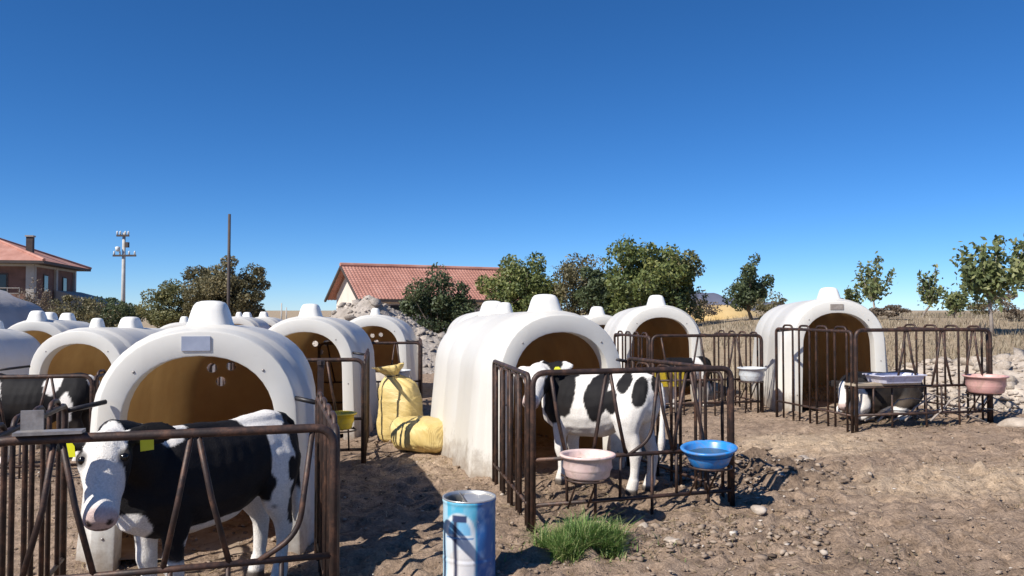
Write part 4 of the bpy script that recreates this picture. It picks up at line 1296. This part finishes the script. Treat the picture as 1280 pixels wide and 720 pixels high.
# ------------------------------------------------------------------ trees
def tree(name, label, x, y, h, th, rx, rz_, mleaf, nclump, nleaf, ls, seed, style='round', trunk_r=0.12, bark='bark', group=None, zoff=0.0, ry=None, clump_r=0.30):
    rs = np.random.default_rng(seed)
    if style == 'round': ls, nleaf = ls * .74, int(nleaf * 1.6)
    z0 = g(x, y) + zoff
    t = empty(name, (x, y, z0)); tag(t, label, 'tree' if name.endswith('tree') else 'shrub', group)
    ry = rx if ry is None else ry
    cz0 = th + rz_
    limbs = MB(); L = []; TN = []
    trunk = MB()
    bend = rs.normal(0, .04 * h, 2)
    top = Vector((bend[0], bend[1], th))
    trunk.tube([(0, 0, -.15), (bend[0] * .3, bend[1] * .3, th * .4), (bend[0] * .8, bend[1] * .8, th * .8), tuple(top), (bend[0] * 1.2, bend[1], th + rz_ * .7)], trunk_r, 8, trunk_r * .35)
    if style == 'round':
        cc = []
        while len(cc) < nclump:
            p = rs.uniform(-1, 1, 3); d = np.linalg.norm(p)
            if d > 1 or d < 0.30: continue
            p = p * (0.72 + 0.48 * rs.uniform() ** 1.5)
            cc.append((p[0] * rx, p[1] * ry, cz0 + p[2] * rz_ * (1 if p[2] > 0 else .95)))
        for i, c in enumerate(cc):
            c = np.array(c)
            if i % 3 == 0:
                m_ = (np.array(top) * .5 + c * .5) + rs.normal(0, .06 * rx, 3)
                limbs.tube([tuple(top - Vector((0, 0, .1 * th))), tuple(m_), tuple(c)], trunk_r * .42, 5, trunk_r * .08)
            nl = int(nleaf / nclump * rs.uniform(.5, 1.6)); cr = clump_r * rs.uniform(.5, 1.35)
            P = rs.normal(0, 1, (nl, 3)); P /= np.linalg.norm(P, axis=1)[:, None]; P *= (rs.uniform(.25, 1.0, nl) ** .5)[:, None] * cr * np.array([rx, ry, rz_ * .9]) * 1.0
            P = P + c; L.append(P); TN.append(np.clip(rs.normal(.5 + rs.normal(0, .16), .2, nl), 0, 1))
    else:
        for i in range(nclump):
            a = 2 * math.pi * i / nclump + rs.uniform(-.5, .5); out = rs.uniform(.25, 1.0) * rx; up = rs.uniform(.65, 1.75) * rz_ if i else 1.95 * rz_
            s0 = np.array(top) + np.array([0, 0, -.15 * th * rs.uniform()])
            e = s0 + np.array([out * math.cos(a), out * math.sin(a) * .8, up]); m_ = s0 * .55 + e * .45 + np.array([out * .25 * math.cos(a), out * .25 * math.sin(a), -.05 * up])
            pth = [s0 * (1 - q) ** 2 + m_ * 2 * q * (1 - q) + e * q * q for q in np.linspace(0, 1, 7)]
            limbs.tube([tuple(q) for q in pth], trunk_r * .5, 5, trunk_r * .10)
            nl = int(nleaf / nclump)
            q = rs.uniform(.22, 1.03, nl); B = s0 * ((1 - q) ** 2)[:, None] + m_ * (2 * q * (1 - q))[:, None] + e * (q * q)[:, None]
            lump = 0.55 + 0.6 * np.sin(q * 19 + i * 2) ** 2
            P = rs.normal(0, 1, (nl, 3)) * (clump_r * rx * (1.15 - .65 * q) * lump)[:, None]
            L.append(B + P); TN.append(np.clip(rs.normal(.5 + rs.normal(0, .14), .22, nl), 0, 1))
    P = np.concatenate(L); TN = np.concatenate(TN); n = len(P)
    P[:, 2] = np.maximum(P[:, 2], 0.05)
    d1 = rs.normal(0, 1, (n, 3)); d1 /= np.linalg.norm(d1, axis=1)[:, None]
    d2 = np.cross(d1, rs.normal(0, 1, (n, 3))); d2 /= np.linalg.norm(d2, axis=1)[:, None]
    sz = ls * rs.uniform(.6, 1.35, n)
    a1 = d1 * sz[:, None]; a2 = d2 * (sz * .5)[:, None]
    V = np.stack([P - a1, P + a2 - a1 * .1, P + a1, P - a2 - a1 * .1], 1)
    tr = trunk.build('trunk', M[bark], t, True)
    if limbs.v: limbs.build('limbs', M[bark], t, True)
    link('crown', quads_mesh('crown', V, TN, M[mleaf]), t)
    return t

def px(p, d): return (p - 640) / 1000.0 * d
TG = 'trees beyond the yard'
tree('broad_tree', 'big round brownish green tree behind the plain pole', px(284, 42), 42, 3.4, .3, 2.05, 1.72, 'leaf_brown', 110, 20000, .10, 1, trunk_r=.16, group=TG, zoff=.45)
tree('broad_tree', 'lower olive tree touching the left side of the big round tree', px(213, 43), 43, 2.4, .1, 1.5, 1.2, 'leaf_olive', 46, 6000, .095, 2, trunk_r=.1, group=TG, zoff=.55)
tree('hedge_shrub', 'dark green shrub below the utility pole', px(140, 44), 44, 2.0, .1, 1.8, 1.0, 'leaf_dark', 46, 6000, .10, 3, trunk_r=.08, group=TG, zoff=.3)
tree('hedge_shrub', 'brown leafless looking shrub in front of the brick house', px(92, 38), 38, 2.2, .2, 1.7, 1.05, 'leaf_brown', 40, 4500, .085, 4, trunk_r=.08, group=TG)
tree('hedge_shrub', 'pale bare shrub at the right end of the grey tarp mound', px(45, 32), 32, 2.4, .3, .75, 1.15, 'twig', 28, 2600, .06, 41, trunk_r=.08, bark='limebark', group=TG, clump_r=.35)
tree('broad_tree', 'dark tree in front of the red roofed building', px(553, 33), 33, 2.2, .3, 1.45, 1.4, 'leaf_dark', 50, 6500, .10, 5, trunk_r=.12, group=TG)
tree('broad_tree', 'yellow green tree right of the red roof', px(652, 30), 30, 3.0, .1, 1.35, 1.68, 'leaf_green', 60, 9000, .095, 6, trunk_r=.12, group=TG)
tree('broad_tree', 'sparse brownish tree between two greener ones', px(716, 30), 30, 3.0, .1, 1.4, 1.60, 'leaf_brown', 56, 6500, .075, 7, trunk_r=.12, group=TG)
tree('broad_tree', 'tallest green tree behind the hutch right of the middle', px(808, 27), 27, 3.6, .1, 1.5, 1.68, 'leaf_green', 70, 10000, .10, 8, trunk_r=.14, group=TG)
tree('broad_tree', 'green tree top leaning out to the right of the tallest one', px(852, 27.5), 27.5, 3.0, .1, 1.0, 1.30, 'leaf_olive', 36, 4600, .09, 9, trunk_r=.10, group=TG)
tree('broad_tree', 'dark green shrubby tree low between the tall trees', px(762, 28.5), 28.5, 2.6, .1, 1.3, 1.3, 'leaf_dark', 36, 4600, .09, 19, trunk_r=.10, group=TG)
tree('broad_tree', 'small dark tree just left of the far right hutch', px(939, 28), 28, 2.4, .3, .78, .95, 'leaf_dark', 30, 3200, .08, 10, trunk_r=.08, group=TG, clump_r=.36)
YG = 'young trees on the rise at right'
tree('young_tree', 'young tree with a tall shoot just right of the far right hutch', px(1094, 24), 24, 2.4, .55, .55, .68, 'leaf_young', 10, 900, .070, 11, 'shoot', .045, 'limebark', YG, clump_r=.22)
tree('young_tree', 'low young shrub left of the tall shoot tree', px(1066, 25), 25, 1.4, .25, .35, .40, 'leaf_young', 7, 420, .070, 12, 'shoot', .035, 'limebark', YG, clump_r=.25)
tree('young_tree', 'young tree with forked shoots, third from the right edge', px(1152, 25), 25, 2.0, .40, .50, .62, 'leaf_young', 9, 800, .068, 13, 'shoot', .045, 'limebark', YG, clump_r=.24)
tree('young_tree', 'short bushy young tree, greenest of the row', px(1191, 24), 24, 1.6, .20, .42, .45, 'leaf_young', 9, 800, .068, 14, 'shoot', .045, 'limebark', YG, clump_r=.30)
tree('young_tree', 'tallest young tree at the right with a bare pale trunk', px(1240, 17.5), 17.5, 2.4, 1.0, .70, .62, 'leaf_young', 11, 1900, .075, 15, 'shoot', .045, 'limebark', YG, clump_r=.25)
tree('young_tree', 'young tree cut by the right edge of the picture', px(1290, 18.5), 18.5, 2.4, 1.0, .55, .72, 'leaf_young', 9, 1100, .070, 16, 'shoot', .045, 'limebark', YG, clump_r=.25)
for i, (pp, d, hh, rr_, ml, lab) in enumerate(((1236, 26, .35, .7, 'leaf_brown', 'low brown bush below the tallest young tree'), (880, 30, .45, .9, 'twig', 'dry bush left of the ochre heap'), (1110, 22, .18, .6, 'twig', 'dry bush behind the far right pen'), (965, 24, .4, .6, 'leaf_brown', 'brown bush at the left shoulder of the far right hutch'), (1275, 21, .42, .7, 'twig', 'dry grey bush at the right edge'))):
    tree('low_shrub', lab, px(pp, d), d, hh * 2, .05, rr_, hh, ml, 18, 1300, .05, 50 + i, trunk_r=.03, group='bushes on the rise at right')

# ------------------------------------------------------------------ tarp-covered mound, far left
def tarp_mound():
    mb = MB(); rg = []
    n = 30
    for j, (yy, s) in enumerate(((-2.0, .12), (-1.9, .55), (-1.6, .82), (-1.0, .96), (0, 1.0), (1.0, .97), (1.8, .8), (2.1, .3))):
        rg.append([(2.3 * s * math.copysign(abs(math.cos(a)) ** .75, math.cos(a)) + .05 * math.sin(a * 11 + j), yy * 1.3 + .05 * math.sin(a * 7 + j * 2), -.2 + 2.55 * s ** .8 * abs(math.sin(a)) ** .8 + .04 * math.sin(a * 13 + j * 3)) for a in np.linspace(0, math.pi, n)])
    mb.rings(rg, True, True, wrap=False)
    o = mb.build('tarp_mound', M['tarp'], None, True)
    x, y = px(-70, 19), 19
    o.location = (x, y, g(x, y)); o.rotation_euler = (0, 0, R(12))
    tag(o, 'rounded mound under a grey tarpaulin at the left edge', 'covered mound')
tarp_mound()

# ------------------------------------------------------------------ brick house, far left
def house():
    t = empty('brick_house', (-36.6, 61.0, -0.75), R(14))
    tag(t, 'two storey brown brick house with red hipped roof at far left', 'house')
    Wd, Dp, Hh = 15.0, 11.0, 6.0      # extends to -x and +y from the near right corner
    MB().box((-Wd / 2, Dp / 2, Hh / 2), (Wd, Dp, Hh)).build('wall', M['brick'], t)
    for xx in (0, -4.6, -9.4, -15):
        MB().box((xx - .1 if xx else -.12, -.03, Hh / 2), (.55, .30, Hh + .01)).build('column', M['concrete'], t)
    for yy in (.1, 5.5, 10.8):
        MB().box((0.03, yy, Hh / 2 - .01), (.30, .5, Hh)).build('column', M['concrete'], t)
    for zz in (2.9, 5.8):
        MB().box((-Wd / 2, -.02, zz), (Wd + .2, .26, .40)).build('floor_band', M['concrete'], t)
        MB().box((.02, Dp / 2, zz), (.26, Dp + .1, .38)).build('floor_band', M['concrete'], t)
    for (cx, w) in ((-2.6, 1.9), (-7.0, 1.9), (-12, 1.9)):
        for zz in (4.3,):
            f = MB().box((cx, -.01, zz), (w, .10, 1.5)).build('window', M['fascia'], t)
            for s in (-1, 1): MB().box((cx + s * w * .235, -.07, zz), (w * .42, .04, 1.3)).build('pane', M['glass'], f)
            MB().box((cx, -.14, zz - .82), (w + .3, .3, .12)).build('sill', M['concrete'], f)
    for cy in (3.0, 8.0):
        f = MB().box((.01, cy, 4.3), (.10, 1.1, 1.6)).build('window', M['fascia'], t)
        MB().box((.07, cy, 4.3), (.04, .9, 1.4)).build('pane', M['glass'], f)
    MB().box((-3.6, -.75, 2.98), (6.5, 1.5, .18)).build('balcony_slab', M['concrete'], t)
    rl = MB()
    for zz in (3.5, 3.9): rl.tube([(-6.8, -1.45, zz), (-.4, -1.45, zz)], .04, 6)
    for k in range(9): rl.tube([(-6.8 + .8 * k, -1.45, 3.05), (-6.8 + .8 * k, -1.45, 3.95)], .035, 6)
    rl.build('balcony_rail', M['galv'], t)
    o_ = 1.1
    x0, x1, y0, y1 = -Wd - o_, o_, -o_, Dp + o_
    zr = Hh + 2.55; ze = Hh
    mb = MB()
    r0, r1 = (x0 + 5.5, (y0 + y1) / 2, zr), (x1 - 6.6, (y0 + y1) / 2, zr)
    mb.v = [(x0, y0, ze), (x1, y0, ze), (x1, y1, ze), (x0, y1, ze), r0, r1]
    mb.f = [(0, 1, 5, 4), (1, 2, 5), (2, 3, 4, 5), (3, 0, 4)]
    rf = mb.build('roof', M['roof'], t)
    mb = MB(); mb.box(((x0 + x1) / 2, (y0 + y1) / 2, ze - .11), (x1 - x0, y1 - y0, .20)); mb.build('eaves', M['fascia'], rf)
    rr_ = MB(); rr_.tube([r0, r1], .14, 6); rr_.tube([r1, (x1, y0, ze + .06)], .13, 6); rr_.tube([r1, (x1, y1, ze + .06)], .13, 6); rr_.build('ridge_tiles', M['roof'], rf)
    ch = MB(); ch.box((-1.6, 4.6, zr - 1.25), (.48, .48, 1.9)); ch.build('chimney', M['fascia'], rf)
    MB().box((-1.6, 4.6, zr - .26), (.62, .62, .12)).build('chimney_cap', M['concrete'], rf)
    # lean-to
    mb = MB(); mb.v = [(.2, 5, 3.9), (.2, 12.5, 3.9), (5.2, 12.5, 2.5), (5.2, 5, 2.5), (.2, 5, 0), (.2, 12.5, 0), (5.2, 12.5, 0), (5.2, 5, 0)]
    mb.f = [(0, 3, 2, 1), (0, 4, 7, 3), (3, 7, 6, 2), (2, 6, 5, 1)]
    mb.build('lean_to', M['concrete'], t)
house()

# ------------------------------------------------------------------ long red-roofed building
def barn():
    D = 38.0
    t = empty('long_building', (px(455, D), D, 0.0), R(30))
    tag(t, 'long low building with red tiled roof and cream gable in the centre distance', 'building')
    Ln, Dp, He, Hr = 9.5, 4.2, 2.3, 3.72
    mb = MB()
    mb.v = [(0, 0, -.3), (Ln, 0, -.3), (Ln, Dp, -.3), (0, Dp, -.3), (0, 0, He), (Ln, 0, He), (Ln, Dp, He), (0, Dp, He), (0, Dp / 2, Hr - .06), (Ln, Dp / 2, Hr - .06)]
    mb.f = [(0, 1, 5, 4), (2, 3, 7, 6), (0, 4, 8, 7, 3), (1, 2, 6, 9, 5)]
    mb.build('wall', M['cream'], t)
    rf = None
    for sgn in (0, 1):
        mb = MB()
        nt_ = 60; x0, x1 = -.45, Ln + .45
        nr = 18
        rows = []
        for j in range(nr + 1):
            for e in (0, 1):
                if j == nr and e: continue
                q = j / nr
                yb = (-.50 + (Dp / 2 + .50) * q) if sgn == 0 else (Dp + .5 - (Dp / 2 + .5) * q)
                zb = He - .28 + (Hr - He + .28) * q + (0.02 if e else 0)
                rows.append([(x0 + (x1 - x0) * k / (nt_ * 4), yb, zb + .03 * abs(math.sin(math.pi * k / 4))) for k in range(nt_ * 4 + 1)])
        mb.rings(rows, False, False, wrap=False)
        o = mb.build('roof_slope', M['roof'], t)
        rf = o
    MB().tube([(-.5, Dp / 2, Hr + .03), (Ln + .5, Dp / 2, Hr + .03)], .12, 8).build('ridge_tiles', M['roof'], t)
    for sgn in (0, 1):
        ye = -.5 if sgn == 0 else Dp + .5
        MB().tube([(-.46, ye, He - .33), (-.46, Dp / 2, Hr - .05)], .07, 4).build('barge_board', M['fascia'], t)
    MB().box((Ln / 2, -.52, He - .34), (Ln + .9, .06, .12)).build('fascia_board', M['fascia'], t)
    for k in range(3):
        f = MB().box((1.8 + 3 * k, -.01, 1.35), (1.1, .08, .8)).build('window', M['fascia'], t)
        MB().box((1.8 + 3 * k, -.06, 1.35), (.95, .03, .66)).build('pane', M['glass'], f)
barn()

# ------------------------------------------------------------------ poles
d = 52
t = empty('utility_pole', (px(154, d), d, 0)); tag(t, 'concrete utility pole with crossarms and insulators beside the brick house', 'utility pole')
MB().tube([(0, 0, -.3), (0, 0, 6.55)], .16, 8, .10).build('post', M['polegrey'], t, True)
for zz, w in ((6.35, .62), (5.05, 1.15)):
    ca = MB().box((.12 if w > 1 else 0, -.16, zz), (w * 1.3, .10, .12)).build('crossarm', M['fascia'], t)
    for s in (-1, -.45, .45, 1):
        MB().lathe([(.02, 0), (.07, .03), (.05, .12), (.07, .16), (.03, .24), (.001, .25)], 8, ((.12 if w > 1 else 0) + s * w * .58, -.16, zz + .06)).build('insulator', M['paleblue'], ca, True)
MB().box((.28, -.16, 5.75), (.22, .2, .34)).build('switch_box', M['fascia'], t)
MB().lathe([(.001, -.2), (.14, -.15), (.16, .1), (.001, .16)], 10, (-.30, -.2, 5.5)).build('lamp', M['paleblue'], t, True)
d = 33
o = MB().tube([(0, 0, -.6), (0, 0, 2), (.01, 0, 5.48)], .075, 8, .06).build('plain_pole', M['fascia'], None, True)
o.location = (px(285.5, d), d, 0); tag(o, 'plain dark pole rising in front of the big round tree', 'pole')
for (pp, d, hh) in ((352, 120, 2.6), (358, 135, 2.0)):
    o = MB().tube([(0, 0, -1), (0, 0, hh)], .14, 6, .10).build('distant_pole', M['polegrey'], None, True)
    o.location = (px(pp, d), d, 0); tag(o, 'tiny distant pole right of the big round tree, the %s of two' % ('left' if pp == 352 else 'right'), 'pole', 'tiny distant poles')
